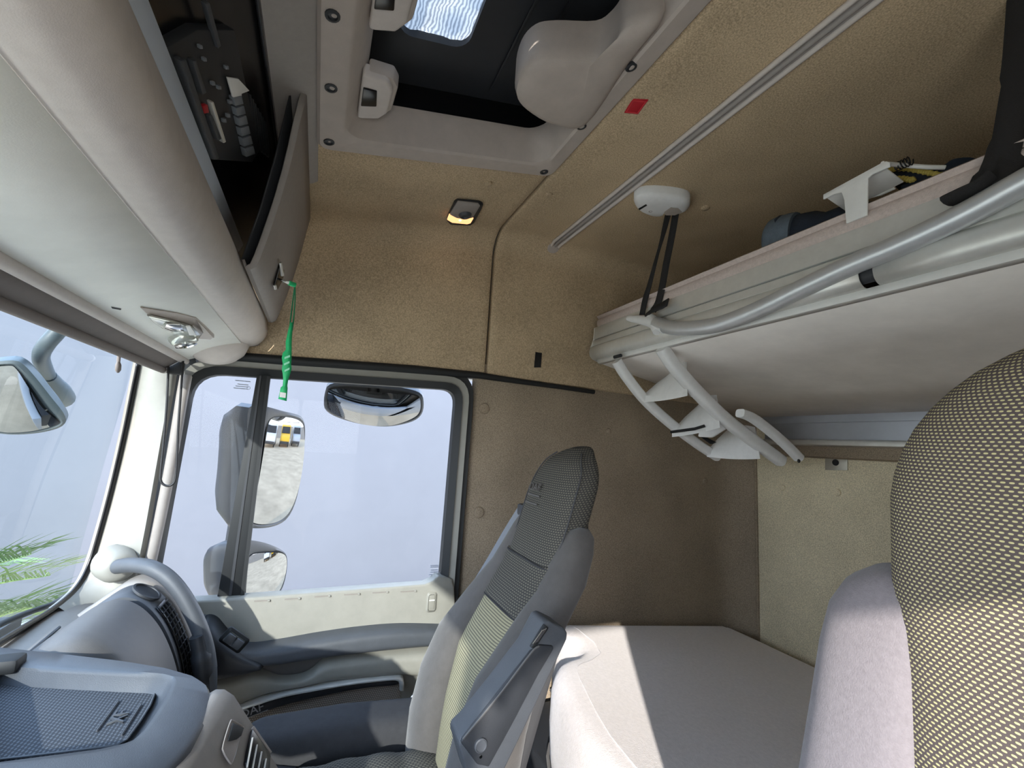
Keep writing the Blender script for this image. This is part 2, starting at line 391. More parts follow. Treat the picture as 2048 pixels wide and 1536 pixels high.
# far side wall, lower lining
wall_right = struct('wall_right', 'brown napped side wall lining behind the far door', 'wall')
rows = []
for x in [.455, .46, .47, .6, .8, 1.0, 1.2, 1.4, 1.53] + [1.53 + .11 * math.sin(math.radians(a)) for a in (20, 40, 60, 75, 90)]:
    yy = 1.36 if x <= 1.53 else 1.36 - .11 * (1 - math.sqrt(max(0, 1 - ((x - 1.53) / .11) ** 2)))
    if x < .458: yy = 1.385
    elif x < .465: yy = 1.366
    rows.append([V((x, yy, z)) for z in (-1.2, -.9, -.6, -.3, 0, .15, .26)])
grid('side_lining', rows, M['tan2'], wall_right, smooth=60)
for p, r in [((968, 817), .018), ((957, 1025), .018), ((1410, 962), .013), ((1217, 862), .010)]: stud(AY(*p, 1.36), (0, -1, 0), r, wall_right)
# thin corner bead
tube('corner_bead', [V((1.637, 1.255, z)) for z in (-.75, -.4, .05)], .006, M['tan2'], wall_right, 8)
wall_rear = struct('wall_rear', 'olive tan napped rear cab wall under the folded bunk', 'wall')
grid('rear_lining', [[V((XR, y, z)) for z in (-1.2, -.6, 0, .40)] for y in (YN, 0, .5, 1.0, 1.36)], M['rear'], wall_rear)
for p, r in [((1565, 975), .012), ((1675, 985), .012), ((1485, 1188), .011)]: stud(AX(*p, XR), (-1, 0, 0), r, wall_rear, 'rear')
floor = tag(rbox('floor', ((-.5 + XR) / 2, (YN + YW) / 2, ZF - .02), (XR + .55, YW - YN + .06, .04), M['floorm'], bevel=0), 'dark cab floor mat seen between seat and bunk', 'floor', kind='structure')
# near side (door stands open): upper wall, rear quarter, sill
wall_left = struct('wall_left', 'tan side wall around the open near door', 'wall')
for nm, a, b in [('upper_lining', (-.45, .218), (XR, .75)), ('rear_quarter', (.27, ZF), (XR, .24)), ('door_sill', (-.45, ZF), (.27, ZF + .12))]:
    rbox(nm, ((a[0] + b[0]) / 2, YN - .02, (a[1] + b[1]) / 2), (b[0] - a[0], .04, b[1] - a[1]), M['tan2'], wall_left, bevel=0)
tube('near_pillar', [V((-.41, YN + .02, .25)), V((-.43, YN + .02, -.1)), V((-.46, YN + .02, -.5))], .035, M['cream'], wall_left, 10)
wall_front = tag(rbox('wall_front', (-.565, (YN + YW) / 2, -.82), (.05, YW - YN, .78), M['dark'], bevel=0), 'dark bulkhead under the windscreen behind the dashboard', 'wall', kind='structure')
# outer body skin on the far side, front and roof (seen in the mirrors)
body = struct('trim_5', 'white painted outer body panels of the truck cab', 'body panel')
for nm, c, s in [('lower_skin', (.1, 1.44, -1.02), (1.05, .03, 1.1)), ('rear_skin', (1.1, 1.44, -.45), (1.18, .03, 2.3)), ('upper_skin', (-.02, 1.44, .47), (1.06, .03, .52)), ('front_skin', (-.62, .42, -1.05), (.05, 1.9, 1.2)), ('roof_skin', (.55, .42, .86), (2.2, 1.95, .03))]:
    if nm == 'roof_skin':
        for k, (cx, sx, cy, sy) in enumerate([(1.05, 1.25, .42, 1.95), (-.22, .38, .42, 1.95), (.2, .46, -.2, .7), (.2, .46, 1.13, .52)]):
            rbox('roof_skin', (cx, cy, .84), (sx, sy, .03), M['skin'], body, bevel=.005)
    else: rbox(nm, c, s, M['skin'], body, bevel=.01)

# ================================================================== FAR DOOR
door = struct('door_1', 'cream and slate far passenger door with large side window', 'door')
W = [(-.304, .136), (.397, .163), (.392, -.47), (-.318, -.47)]             # glass opening (x, z): front top, rear top, rear foot, front foot
RW = [.07, .045, .03, .03]
def wring(d, r): return rpoly(offset2(W, d), r, 6)
def at_y(pts, y): return [V((p[0], y, p[1])) for p in pts]
o0 = wring(0, RW); o1 = wring([.020, .018, .02, .014], [.085, .058, .04, .04]); o2 = wring([.040, .038, .04, .030], [.10, .075, .05, .05]); o3 = wring([.062, .055, .06, .052], [.115, .09, .06, .06])
frame('window_seal', at_y(o0, 1.365), at_y(o1, 1.345), (0, .03, 0), M['black'], door)
frame('window_frame', at_y(o1, 1.352), at_y(o2, 1.342), (0, .05, 0), M['pillar'], door)
frame('door_seal', at_y(o2, 1.356), at_y(o3, 1.350), (0, .05, 0), M['black'], door)
# dividing bar and the two panes
bar = prism('divider_bar', [AY(514, 748, 1.36), AY(540, 750, 1.36), AY(486, 1200, 1.36), AY(432, 1204, 1.36)], (0, .03, 0), M['black'], door, .003)
prism('bar_edge', [AY(519, 752, 1.358), AY(523, 752, 1.358), AY(462, 1200, 1.358), AY(456, 1200, 1.358)], (0, .004, 0), M['slate_d'], bar)
prism('bar_seal', [AY(534, 752, 1.357), AY(541, 752, 1.357), AY(488, 1196, 1.357), AY(480, 1197, 1.357)], (0, .006, 0), M['black'], bar)
def pane(name, cs, y): return mesh(name, [V((c[0], y, c[1])) for c in cs], [(0, 1, 2, 3)], M['sglass'], door, 0)
pane('quarter_pane', [(-.325, .15), (-.15, .16), (-.155, -.48), (-.33, -.48)], 1.378)
pane('window_pane', [(-.15, .16), (.41, .18), (.405, -.48), (-.155, -.48)], 1.380)
# etched marks on both panes, read from outside
for k, (px, py, wd) in enumerate([(486, 762, .036), (486, 769, .026), (484, 773, .030), (482, 777, .034), (869, 1131, .026), (869, 1134, .026), (869, 1140, .022), (869, 1144, .026), (866, 1149, .024)]):
    c = AY(px, py, 1.3765); prism('etched_line', [c + V((-wd / 2, 0, -.0012)), c + V((wd / 2, 0, -.0012)), c + V((wd / 2, 0, .0012)), c + V((-wd / 2, 0, .0012))], (0, .0004, 0), M['etch'], door)
for px, py in [(497, 776), (880, 1147)]:
    c = AY(px, py, 1.3765); tube('etched_ring', [c + V((math.cos(a) * .004, 0, math.sin(a) * .004)) for a in [k * math.pi / 6 for k in range(12)]], .0007, M['etch'], door, 5, closed=True)
# trim panel
Yd = 1.335
sill = [(300, 1207), (360, 1204), (430, 1200), (490, 1196), (640, 1185), (850, 1169), (866, 1162), (876, 1152), (905, 1158), (909, 1175), (912, 1230), (915, 1330), (905, 1440), (880, 1560), (300, 1600), (290, 1330)]
panel = prism('trim_panel', [AY(x, y, Yd) for x, y in sill], (0, .045, 0), M['cream'], door, .006, 3)
for px, py in [(523, 1203), (584, 1199), (644, 1194), (703, 1190), (760, 1186), (816, 1184)]:
    a = AY(px - 15, py + 1, Yd - .001); b = AY(px + 15, py - 1, Yd - .001); prism('clip_slot', [a, b, b + V((0, 0, .003)), a + V((0, 0, .003))], (0, .003, 0), M['dashm'], panel)
    c = AY(px + 15, py - 2, Yd - .001); rbox('clip_nib', c, (.006, .006, .005), M['cream'], panel, .001)
lk = AY(863, 1204, Yd)
frame('lock_surround', [lk + V((a, -.006, b)) for a, b in rrect(.022, .046, .006)], [lk + V((a, -.001, b)) for a, b in rrect(.031, .056, .009)], (0, .006, 0), M['cream'], panel)
lb = prism('lock_button', [lk + V((a, -.003, b)) for a, b in rrect(.018, .040, .003)], (0, .006, 0), M['cream'], panel, .0015)
rbox('lock_flag', lk + V((0, -.004, .006)), (.016, .003, .003), M['white'], lb, .0005)
def band(name, top, bot, y0, depth, m, parent, n=40, K=12, pw=4, uv=False, lead=None):
    T = resample(crom([AY(*p, y0) for p in top], 6), n); B = resample(crom([AY(*p, y0) for p in bot], 6), n); rows = []
    for i in range(n):
        e = min(1, min(i, n - 1 - i) / (n * .06)) ** .5
        d = depth if not callable(depth) else depth(i / (n - 1))
        rows.append([lerp(T[i], B[i], k / K) - V((0, d * (.25 + .75 * e) * (1 - abs(2 * k / K - 1) ** pw) ** .6, 0)) for k in range(K + 1)])
    uvs = [(p.x, p.z) for r in rows for p in r] if uv else None
    return grid(name, rows, m, parent, smooth=50, uv=uvs)
arm = band('armrest', [(408, 1228), (430, 1236), (452, 1256), (475, 1276), (505, 1284), (560, 1277), (640, 1263), (720, 1252), (800, 1246), (905, 1248)],
           [(405, 1357), (450, 1348), (500, 1334), (530, 1322), (575, 1318), (640, 1309), (700, 1302), (780, 1294), (850, 1288), (905, 1285)], Yd, lambda t: .055 - .015 * t, M['slate'], door, 60)
pod = band('switch_pod', [(406, 1232), (420, 1228), (436, 1234), (455, 1256), (480, 1280), (503, 1294), (530, 1308)], [(406, 1358), (450, 1348), (480, 1340), (505, 1331), (525, 1322), (536, 1316)], Yd, .066, M['slate_d'], door, 30)
cs = AY(468, 1282, 1.262)
Rr = Matrix.Rotation(math.radians(38), 3, 'Y')
frame('switch_surround', [cs + Rr @ V((a, 0, b)) for a, b in rrect(.045, .024, .004)], [cs + Rr @ V((a, .004, b)) for a, b in rrect(.058, .036, .006)], (0, .006, 0), M['black'], pod)
for s in (-1, 1): rbox('window_switch', cs + Rr @ V((s * .011, -.001, 0)), (.019, .008, .020), M['slate'], pod, .002, rot=Rr)
lowp = band('lower_trim', [(408, 1357), (450, 1349), (500, 1336), (530, 1336), (560, 1347), (600, 1344), (625, 1332), (645, 1314), (700, 1304), (780, 1297), (850, 1291), (890, 1289)],
            [(430, 1425), (480, 1402), (530, 1382), (580, 1368), (640, 1358), (700, 1352), (760, 1347), (800, 1345), (840, 1350), (870, 1365)], Yd, .040, M['cream'], door, 60)
band('pull_pocket', [(527, 1322), (560, 1318), (600, 1313), (648, 1309)], [(527, 1338), (560, 1350), (610, 1344), (648, 1316)], Yd - .004, .004, M['hoodm'], door, 20)
# lower insert: silver bead, dark strip with badge, woven cloth
band('insert_bead', [(452, 1414), (500, 1398), (560, 1380), (620, 1368), (700, 1354), (760, 1347), (795, 1345), (806, 1352), (808, 1380)], [(456, 1424), (500, 1408), (560, 1389), (620, 1377), (700, 1364), (760, 1357), (788, 1355), (797, 1362), (799, 1380)], Yd - .02, .024, M['alu_d'], door, 50, 6)
strip = band('insert_strip', [(456, 1424), (500, 1408), (560, 1389), (620, 1377), (700, 1364), (760, 1357), (795, 1356)], [(462, 1450), (500, 1434), (560, 1412), (620, 1396), (700, 1379), (760, 1371), (797, 1369)], Yd - .01, .012, M['slate_d'], door, 40, 6)
band('woven_insert', [(460, 1446), (500, 1432), (560, 1412), (620, 1396), (700, 1380), (760, 1371), (800, 1368)], [(440, 1600), (520, 1590), (600, 1575), (700, 1560), (760, 1550), (780, 1545), (800, 1540)], Yd - .004, .006, M['mesh_door'], door, 40, 8, 8, uv=True)
b0 = AY(505, 1419, 1.308); br = AY(523, 1412, 1.308) - b0
text('badge_lettering', 'DAF', b0 + V((0, -.006, 0)), br, (0, 0, 1), .026, M['logo'], strip, .0015)
for dz in (.012, -.013): 
    pp = b0 + V((0, -.004, dz)); tube('badge_line', [pp - br.normalized() * .04, pp + br.normalized() * .035], .0011, M['logo'], strip, 6)
# black weather strip above the door that runs back along the lining
tube('roof_seal', [AY(455, 712, 1.345), AY(560, 720, 1.345), AY(700, 730, 1.345), AY(830, 739, 1.345), AY(960, 751, 1.345), AY(1040, 763, 1.345), AY(1120, 774, 1.345), AY(1188, 784, 1.345)], [.012, .013, .013, .013, .011, .009, .008, .008], M['black'], door, 10, smooth=60)
prism('header_cover', [AY(390, 718, 1.352), AY(560, 722, 1.352), AY(898, 752, 1.352), AY(900, 762, 1.352), AY(560, 741, 1.352), AY(395, 733, 1.352)], (0, .01, 0), M['dark'], door, .003)
# dark joint behind lining seam
grid('seam_backing', [xsec(.462, .026), xsec(.49, .028), xsec(.520, .026)], M['black'], ceiling)

# ================================================================== WINDSCREEN, PILLAR
def WX(z): return interp([(-.45, -.456), (-.1, -.430), (.12, -.410), (.25, -.403)], z)
win1 = struct('window_1', 'wide windscreen with black printed border', 'windscreen')
edge_px = [(277, 722), (268, 770), (252, 850), (234, 930), (214, 1010), (192, 1088), (180, 1125), (164, 1160), (140, 1190), (100, 1222), (50, 1253), (0, 1284), (-80, 1335)]
def ws_pt(px, py):
    p = AX(px, py, -.43)
    for _ in range(6): p = AX(px, py, WX(p.z))
    return p
edge = crom([ws_pt(*p) for p in edge_px], 5)
cen = V((-.43, .5, -.1))
def sh(p, d): 
    q = V((p.x, p.y, p.z)); v = V((0, cen.y - p.y, (cen.z - p.z) * 2.2)).normalized(); r = q + v * d; return V((WX(r.z), r.y, r.z))
lo = [sh(p, -.012) for p in edge]; hi = [sh(p, .010) for p in edge]
grid('printed_border', [lo, [p + V((.004, 0, 0)) for p in edge], hi], M['gloss'], win1, thick=.004)
rows = []
for k in range(13):
    z = lerp(-.46, .26, k / 12); rows.append([V((WX(z) - .006, y, z)) for y in (-.42, 0, .4, .8, 1.0, 1.31)])
grid('pane', rows, M['wscreen'], win1, smooth=60)
# A-pillar trim
pil = struct('trim_1', 'cream windscreen pillar cover beside the far door', 'pillar trim')
inner = resample(edge[:45], 30)
outr = resample(crom([AY(*p, 1.322) for p in [(345, 735), (336, 790), (322, 870), (306, 960), (288, 1060), (270, 1150), (262, 1200), (258, 1240), (250, 1290)]], 5), 30)
rows = []
for a, b in zip(inner, outr):
    mid = (a + b) / 2 + V((.006, -.010, 0)); rows.append([a + V((-.01, 0, 0)), a + V((.006, .002, 0)), lerp(a, mid, .6) + V((.004, -.002, 0)), mid, lerp(mid, b, .6) + V((.003, -.002, 0)), b + V((.002, -.002, 0)), b + V((.01, .02, 0))])
grid('pillar_cover', rows, M['pillar'], pil, smooth=60)
c = AY(222, 1140, 1.27)
lathe('handle_boss', c + V((-.004, .045, 0)), (.5, -.87, .0), [(.040, -.03), (.038, .005), (.033, .022), (.026, .031), (.018, .034), (0, .034)], M['pillar'], pil, 24)
# slate gap strip and door-side strip between pillar and window
ps = [AY(*p, 1.345) for p in [(352, 745), (340, 830), (318, 960), (292, 1080), (268, 1180), (258, 1250)]]
tube('pillar_seal', crom(ps, 5), .011, M['slate'], pil, 8)
ps = [AY(*p, 1.348) for p in [(372, 750), (362, 800), (345, 900), (324, 1010), (300, 1120), (282, 1200)]]
tube('door_frame_strip', crom(ps, 5), .014, M['grey2'], pil, 8)
# grab handle on the pillar
gh = thing('grab_handle', 'slate grey curved grab handle from windscreen pillar to dashboard', 'handle')
hp = [AY(236, 1133, 1.275), AY(262, 1130, 1.245), AY(300, 1135, 1.215), AY(335, 1155, 1.20), AY(365, 1190, 1.19), AY(392, 1240, 1.18), AY(410, 1290, 1.175), AY(417, 1340, 1.17), AY(416, 1400, 1.17)]
tube('grip', crom(hp, 7), .0155, M['slate'], gh, 16)
fl = [AY(397, 1262, 1.185), AY(404, 1300, 1.18), AY(411, 1340, 1.18), AY(414, 1385, 1.18)]
tube('grip_flange', crom(fl, 5), [.012] + [.030] * 5 + [.036] * 5 + [.03] * 5, M['slate_d'], gh, 12, flat=.6)

# ================================================================== OVERHEAD SHELF
shelf = thing('overhead_shelf', 'grey overhead locker shelf above the windscreen with open flap', 'shelf')
YS0, YS1 = YN + .02, 1.315
def extr(name, prof, m, parent, y0=YS0, y1=YS1, smooth=50, n=2, thick=0):
    return grid(name, [[V((x, lerp(y0, y1, k / (n - 1)), z)) for x, z in prof] for k in range(n)], m, parent, smooth=smooth, thick=thick)
def spl(prof, n=5): return [(p.x, p.y) for p in crom([V((a, b, 0)) for a, b in prof], n)]
extr('underside', [(-.325, .166), (-.319, .160), (-.26, .187), (-.197, .2125)], M['pale'], shelf, thick=.004)
extr('front_lip', spl([(-.197, .2145), (-.185, .2155), (-.168, .222), (-.154, .240), (-.150, .262), (-.158, .295), (-.172, .325), (-.186, .345), (-.205, .352)]), M['grey'], shelf, thick=.003)
extr('header_moulding', spl([(-.318, .150), (-.311, .152), (-.309, .158), (-.313, .164), (-.322, .165)], 3), M['grey'], shelf, thick=.002)
# far end cheek of the lip and rounded corner over the pillar
end = [V((x, YS1, z)) for x, z in [(-.33, .166), (-.197, .2125), (-.168, .222), (-.152, .250), (-.158, .295), (-.186, .345), (-.21, .36), (-.34, .36)]]
prism('end_cheek', end, (0, .02, 0), M['grey2'], shelf)
ec = AY(425, 706, 1.27)
lathe('corner_cap', ec + V((.004, .02, .012)), (.15, -.30, -.95), [(.075, -.05), (.072, -.02), (.062, .004), (.045, .02), (.02, .027), (0, .0275)], M['grey'], shelf, 28)
# instrument bay behind the strip
extr('bay_floor', [(-.20, .352), (-.30, .36)], M['dark'], shelf)
extr('bay_back', [(-.205, .352), (-.196, .372), (-.1355, .577), (-.128, .58)], M['gloss'], shelf)
ms = extr('metal_strip', [(-.197, .344), (-.190, .352), (-.181, .375), (-.186, .378)], M['strip'], shelf, y1=1.02, thick=.003)
extr('cornice', [(-.134, .570), (-.130, .566), (-.072, .590), (-.062, .598), (-.062, .62)], M['grey2'], shelf, y1=1.1)
extr('cornice_trim', [(-.138, .571), (-.133, .564)], M['slate'], shelf, y1=.98, thick=.002)
# instruments on the bay face
BP = V((-.1966, 0, .37)); BD = V((.0605, 0, .205)).normalized(); BN = V((BD.z, 0, -BD.x))           # faces rear and down
def bay(px, py, d=0): return AP(px, py, BP + BN * d, BN)
inst = thing('radio_unit', 'black radio with silver key row in the overhead bay', 'radio')
def bpoly(name, pts, d, t, m, parent, bevel=.001): return prism(name, [bay(x, y, d) for x, y in pts], BN * -t, M[m], parent, bevel)
bpoly('radio_face', [(335, 95), (395, 60), (470, 60), (520, 300), (505, 325), (425, 320)], .012, .014, 'dark', inst, .002)
bpoly('long_bar', [(362, 122), (374, 120), (440, 318), (430, 321)], .020, .010, 'slate', inst, .002)
bpoly('short_bar', [(386, 122), (393, 121), (414, 186), (406, 190)], .018, .008, 'slate', inst)
bpoly('short_bar', [(419, 232), (425, 230), (444, 278), (437, 282)], .018, .008, 'slate', inst)
bpoly('slim_bar', [(423, 205), (428, 204), (453, 284), (448, 287)], .018, .008, 'alu_d', inst)
bpoly('cassette_slot', [(412, 8), (420, 6), (443, 92), (437, 98)], .016, .006, 'slate', inst)
for k in range(6):
    t0 = k / 6; t1 = (k + .82) / 6; A = lambda t: (lerp(468, 494, t), lerp(196, 318, t)); B = lambda t: (lerp(484, 512, t), lerp(192, 312, t))
    bpoly('preset_key', [A(t0), B(t0), B(t1), A(t1)], .019, .008, 'keyg', inst)
bpoly('display', [(456, 155), (478, 158), (500, 182), (484, 188), (484, 196), (468, 198)], .018, .003, 'white', inst)
bpoly('red_key', [(406, 212), (416, 210), (419, 226), (409, 228)], .017, .005, 'red', inst)
for x, y in [(403, 95), (411, 120), (428, 168), (455, 136), (440, 176), (462, 205), (450, 242), (458, 232)]:
    bpoly('small_key', [(x - 3, y - 4), (x + 3, y - 4), (x + 4, y + 4), (x - 2, y + 4)], .017, .004, 'keyg', inst)
rib = thing('vent_grille', 'dark ribbed grille panel at the far end of the overhead bay', 'grille')
for k in range(7):
    x0 = 500 + k * 5; bpoly('rib', [(x0, 190 + k * 9), (x0 + 3, 190 + k * 9), (x0 + 12, 290 + k * 4), (x0 + 8, 292 + k * 4)], .010, .006, 'slate_d', rib, .0005)
# open flap
flp = thing('locker_flap', 'grey locker flap hanging ajar with a key in its lock', 'flap')
def FL(y, t, d=0):                                                      # flap point: t 0 at foot, 1 at hinge
    y = y - .075 * t * max(0, (1.1 - y) / .232); p = lerp(V((-.132, y, .290)), V((-.084, y, .586)), t); nrm = V((.302, 0, -.05)).normalized(); return p + nrm * (d + .006 * math.sin(math.pi * min(1, t * 1.1)))
rows = []
for y in (.868, .872, .9, 1.0, 1.1, 1.2, 1.27, 1.284, 1.288):
    e = -.008 if y in (.868, 1.288) else 0
    rows.append([FL(y, -.0, -.018), FL(y, -.03, -.012), FL(y, -.035, -.004 + e), FL(y, -.01, .002 + e), FL(y, .05, .003 + e)] + [FL(y, t, .003 + e) for t in (.12, .25, .4, .55, .7, .85, 1)])
grid('flap_panel', rows, M['grey2'], flp, thick=.004, smooth=40)
rows = [[FL(y, t, -.02) for t in (0, .3, .6, 1)] for y in (.87, 1.07, 1.286)]
grid('flap_inner', rows, M['dark'], flp, thick=.003)
fp0 = FL(1.1, .2, .004); fn = V((.302, 0, -.05)).normalized()
def flx(px, py, d=0): return AP(px, py, fp0 + fn * d, fn)
prism('latch_recess', [flx(546, 575, .003), flx(559, 528, .003), flx(566, 540, .003), flx(563, 560, .003), flx(553, 578, .003)], fn * .003, M['gloss'], flp, .0008)
prism('latch_plate', [flx(558, 526, .006), flx(561, 524, .006), flx(566, 551, .006), flx(562, 552, .006)], fn * .003, M['white'], flp, .0008)
prism('latch_plate', [flx(546, 571, .006), flx(550, 569, .006), flx(552, 578, .006), flx(548, 579, .006)], fn * .003, M['white'], flp, .0008)
key = thing('key_tag', 'green tag on a string hung from the key in the locker flap', 'tag')
k0 = flx(560, 559, .008); k1 = flx(578, 566, .045); k2 = flx(590, 570, .055)
tube('key_blade', [k0, lerp(k0, k1, .5)], .003, M['chrome'], key, 8)
tube('key_bow', [lerp(k0, k1, .4), k1], [.004, .007], M['white'], key, 10, flat=.4)
tube('knot', [k1, k2], .005, M['green'], key, 8)
yk = k2.y
def kp(px, py, dy=0): return AY(px, py, yk + dy)
tube('string', crom([k2, kp(590, 600), kp(587, 640), kp(584, 662)], 5), .0012, M['cord'], key, 6)
tube('string', crom([k2, kp(586, 600, .006), kp(581, 640, .004), kp(579, 664)], 5), .0012, M['cord'], key, 6)
L = [(581, 645), (576, 665), (572, 684), (572, 700), (566, 706), (564, 716), (566, 728), (564, 738), (566, 748), (567, 760), (566, 772), (562, 775), (557, 798)]
R = [(585, 645), (584, 665), (583, 684), (583, 700), (583, 706), (583, 716), (582, 728), (583, 738), (580, 748), (576, 760), (574, 772), (575, 776), (573, 802)]
rows = [[kp(*a, -.0015), kp((a[0] + b[0]) / 2, (a[1] + b[1]) / 2, -.003), kp(*b, -.0015)] for a, b in zip(L, R)]
grid('tag_body', rows, M['green'], key, thick=.003, smooth=30)
for (x0, y0, x1, y1) in [(569, 714, 580, 710), (568, 727, 579, 722), (569, 740, 579, 735)]:
    prism('tag_print', [kp(x0, y0 + 4, -.0052), kp(x1, y1 + 4, -.0052), kp(x1, y1, -.0052), kp(x0, y0, -.0052)], (0, .001, 0), M['green_l'], key)
prism('tag_window', [kp(560, 784, -.0052), kp(572, 786, -.0052), kp(571, 796, -.0052), kp(559, 794, -.0052)], (0, .001, 0), M['white'], key)
# latch hook inside the bay end
tube('latch_hook', [AY(497, 590, 1.22), AY(503, 597, 1.22), AY(498, 601, 1.22)], .003, M['chrome'], shelf, 6)

# reading lamp sunk into the shelf underside
UP0 = V((-.319, 0, .160)); UN = V((.0525, 0, -.122)).normalized(); UN = V((.395, 0, -.919)).normalized()   # faces down and rear
def und(px, py, d=0): return AP(px, py, UP0 + UN * d, UN)
lampu = thing('reading_lamp', 'clear faceted reading lamp sunk into the shelf underside', 'lamp')
prism('lamp_recess', [und(x, y, .001) for x, y in [(280, 613), (355, 625), (392, 634), (410, 650), (428, 668), (428, 674), (395, 676), (352, 662), (325, 650), (300, 632)]], UN * .002, M['taupe'], lampu, .0006)
prism('lamp_bezel', [und(x, y, .004) for x, y in [(394, 640), (405, 650), (425, 672), (420, 676), (396, 674), (405, 662)]], UN * .004, M['grey'], lampu, .001)
prism('lens', [und(x, y, .004) for x, y in [(292, 626), (330, 635), (378, 648), (396, 655), (404, 662), (398, 668), (378, 669), (345, 662), (322, 652), (305, 640)]], UN * .006, M['clear'], lampu, .0025, 3)
prism('lens_insert', [und(x, y, .011) for x, y in [(332, 645), (360, 646), (368, 660), (345, 661), (326, 654)]], UN * .003, M['chrome'], lampu, .001)
prism('lens_insert', [und(x, y, .011) for x, y in [(371, 651), (380, 650), (392, 668), (378, 668)]], UN * .003, M['white'], lampu, .001)
prism('rocker_switch', [und(x, y, .011) for x, y in [(384, 648), (388, 648), (405, 662), (399, 666)]], UN * .005, M['grey2'], lampu, .001)
dc = und(366, 672, .0)
lathe('spot_dome', dc, UN, [(.026, -.004), (.026, .006), (.023, .014), (.018, .0175)], M['clear'], lampu, 24)
lathe('spot_ring', dc + UN * .017, UN, [(.019, 0), (.019, .004), (.013, .006), (.012, .003), (0, .002)], M['chrome'], lampu, 24)
prism('panel_slot', [und(222, 613, .001), und(242, 617, .001), und(241, 619, .001), und(224, 616, .001)], UN * .001, M['black'], shelf)
# blind under the header
bl = thing('sun_blind', 'taupe roller sun blind rolled up under the shelf edge', 'blind')
extr('blind_fabric', [(-.319, .153), (-.345, .131)], M['blindm'], bl, y1=1.272, thick=.004)
tube('bottom_bar', [V((-.348, YS0, .127)), V((-.348, 1.275, .127))], .0085, M['blindm'], bl, 12)
tube('bar_end', [V((-.348, 1.272, .127)), V((-.348, 1.280, .127))], .009, M['grey'], bl, 12)
rbox('blind_bracket', (-.328, 1.293, .138), (.03, .03, .035), M['black'], bl, .003)
p0 = AX(237, 712, -.352); p1 = AX(236, 745, -.352)
tube('pull_stem', [p0 + V((0, 0, .008)), lerp(p0, p1, .35)], .003, M['blindm'], bl, 8)
tube('pull_tab', [lerp(p0, p1, .3), lerp(p0, p1, .55), lerp(p0, p1, .85), p1], [.003, .007, .0068, .003], M['blindm'], bl, 12, flat=.6)
prism('blind_clip', [AX(56, 637, -.352), AX(70, 645, -.352), AX(72, 650, -.352), AX(58, 643, -.352)], (.006, 0, 0), M['blindm'], bl, .001)
wl = thing('wire_hanger', 'thin black wire loop hanging beside the windscreen pillar', 'wire')
tube('loop', crom([AY(*p, 1.27) for p in [(337, 728), (334, 800), (328, 880), (322, 940), (322, 962), (331, 971), (343, 970), (351, 958), (354, 920), (357, 850), (362, 780), (366, 722)]], 6), .0026, M['wire'], wl, 8)

# ================================================================== ROOF HATCH
hatch = thing('roof_hatch', 'grey framed roof hatch with smoked cover in the headliner', 'hatch')
def CPT(x, y, d=0): return V((x, y, .612 + .2 * x - d))
def hring(a, r, d): return [CPT((a[0] + a[1]) / 2 + u, (a[2] + a[3]) / 2 + v, d) for u, v in rrect(a[1] - a[0], a[3] - a[2], r, 6)]
rings = [hring((-.064, .490, .10, .955), .025, -.004), hring((-.064, .490, .10, .955), .025, .006), hring((-.058, .484, .106, .949), .022, .012), hring((-.018, .450, .148, .908), .035, .014), hring((-.012, .444, .155, .902), .04, .010), hring((.012, .420, .19, .879), .045, -.045), hring((.014, .418, .192, .877), .045, -.06)]
loft('hatch_frame', rings, M['taupe'], hatch, caps=False, smooth=30)
for x, y in [(665, 30), (662, 175), (658, 283), (1088, 343), (1163, 252), (1262, 133)]:
    p = CPX(x, y, .012); lathe('frame_screw', p, -CPN, [(.011, -.002), (.0105, .0025), (.007, .0035), (.006, .001), (0, .0005)], M['dark'], hatch, 14)
well = [hring((.011, .421, .188, .880), .045, -.055), hring((.004, .43, .185, .885), .045, -.14)]
loft('hatch_well', well, M['gloss'], hatch, caps=False)
# lid with a clear field, cloth behind it
def lid(x0, x1, y0, y1, d, m, nm='lid_panel'): return prism(nm, [CPT(x0, y0, d), CPT(x1, y0, d), CPT(x1, y1, d), CPT(x0, y1, d)], (0, 0, .006), m, hatch)
LX0, LX1, LY0, LY1 = .055, .188, .40, .752
for a in [(-.0, LX0, .18, .89), (LX1, .435, .18, .89), (LX0, LX1, .18, LY0), (LX0, LX1, LY1, .89)]: lid(*a, -.12, M['dark'])
rim = [[CPT((LX0 + LX1) / 2 + u, (LY0 + LY1) / 2 + v, dd) for u, v in rrect(LX1 - LX0 + g, LY1 - LY0 + g, .03 + g / 2)] for g, dd in ((.022, -.12), (.022, -.108), (-.002, -.108), (-.004, -.12))]
loft('lid_seal', rim, M['slate_d'], hatch, caps=False)
for k, xx in enumerate((.27, .33)): prism('lid_rib', [CPT(xx, .2, -.117), CPT(xx + .006, .2, -.117), CPT(xx + .006, .85, -.117), CPT(xx, .85, -.117)], (0, 0, -.004), M['slate_d'], hatch, .001)
nm_ = bpy.data.materials.new('translucent_net'); nm_.use_nodes = True; t_ = nm_.node_tree; t_.nodes.clear()
o_ = t_.nodes.new('ShaderNodeOutputMaterial'); a_ = t_.nodes.new('ShaderNodeBsdfTranslucent'); b_ = t_.nodes.new('ShaderNodeBsdfDiffuse'); m_ = t_.nodes.new('ShaderNodeMixShader'); w_ = t_.nodes.new('ShaderNodeTexWave'); c_ = t_.nodes.new('ShaderNodeTexCoord'); r_ = t_.nodes.new('ShaderNodeValToRGB')
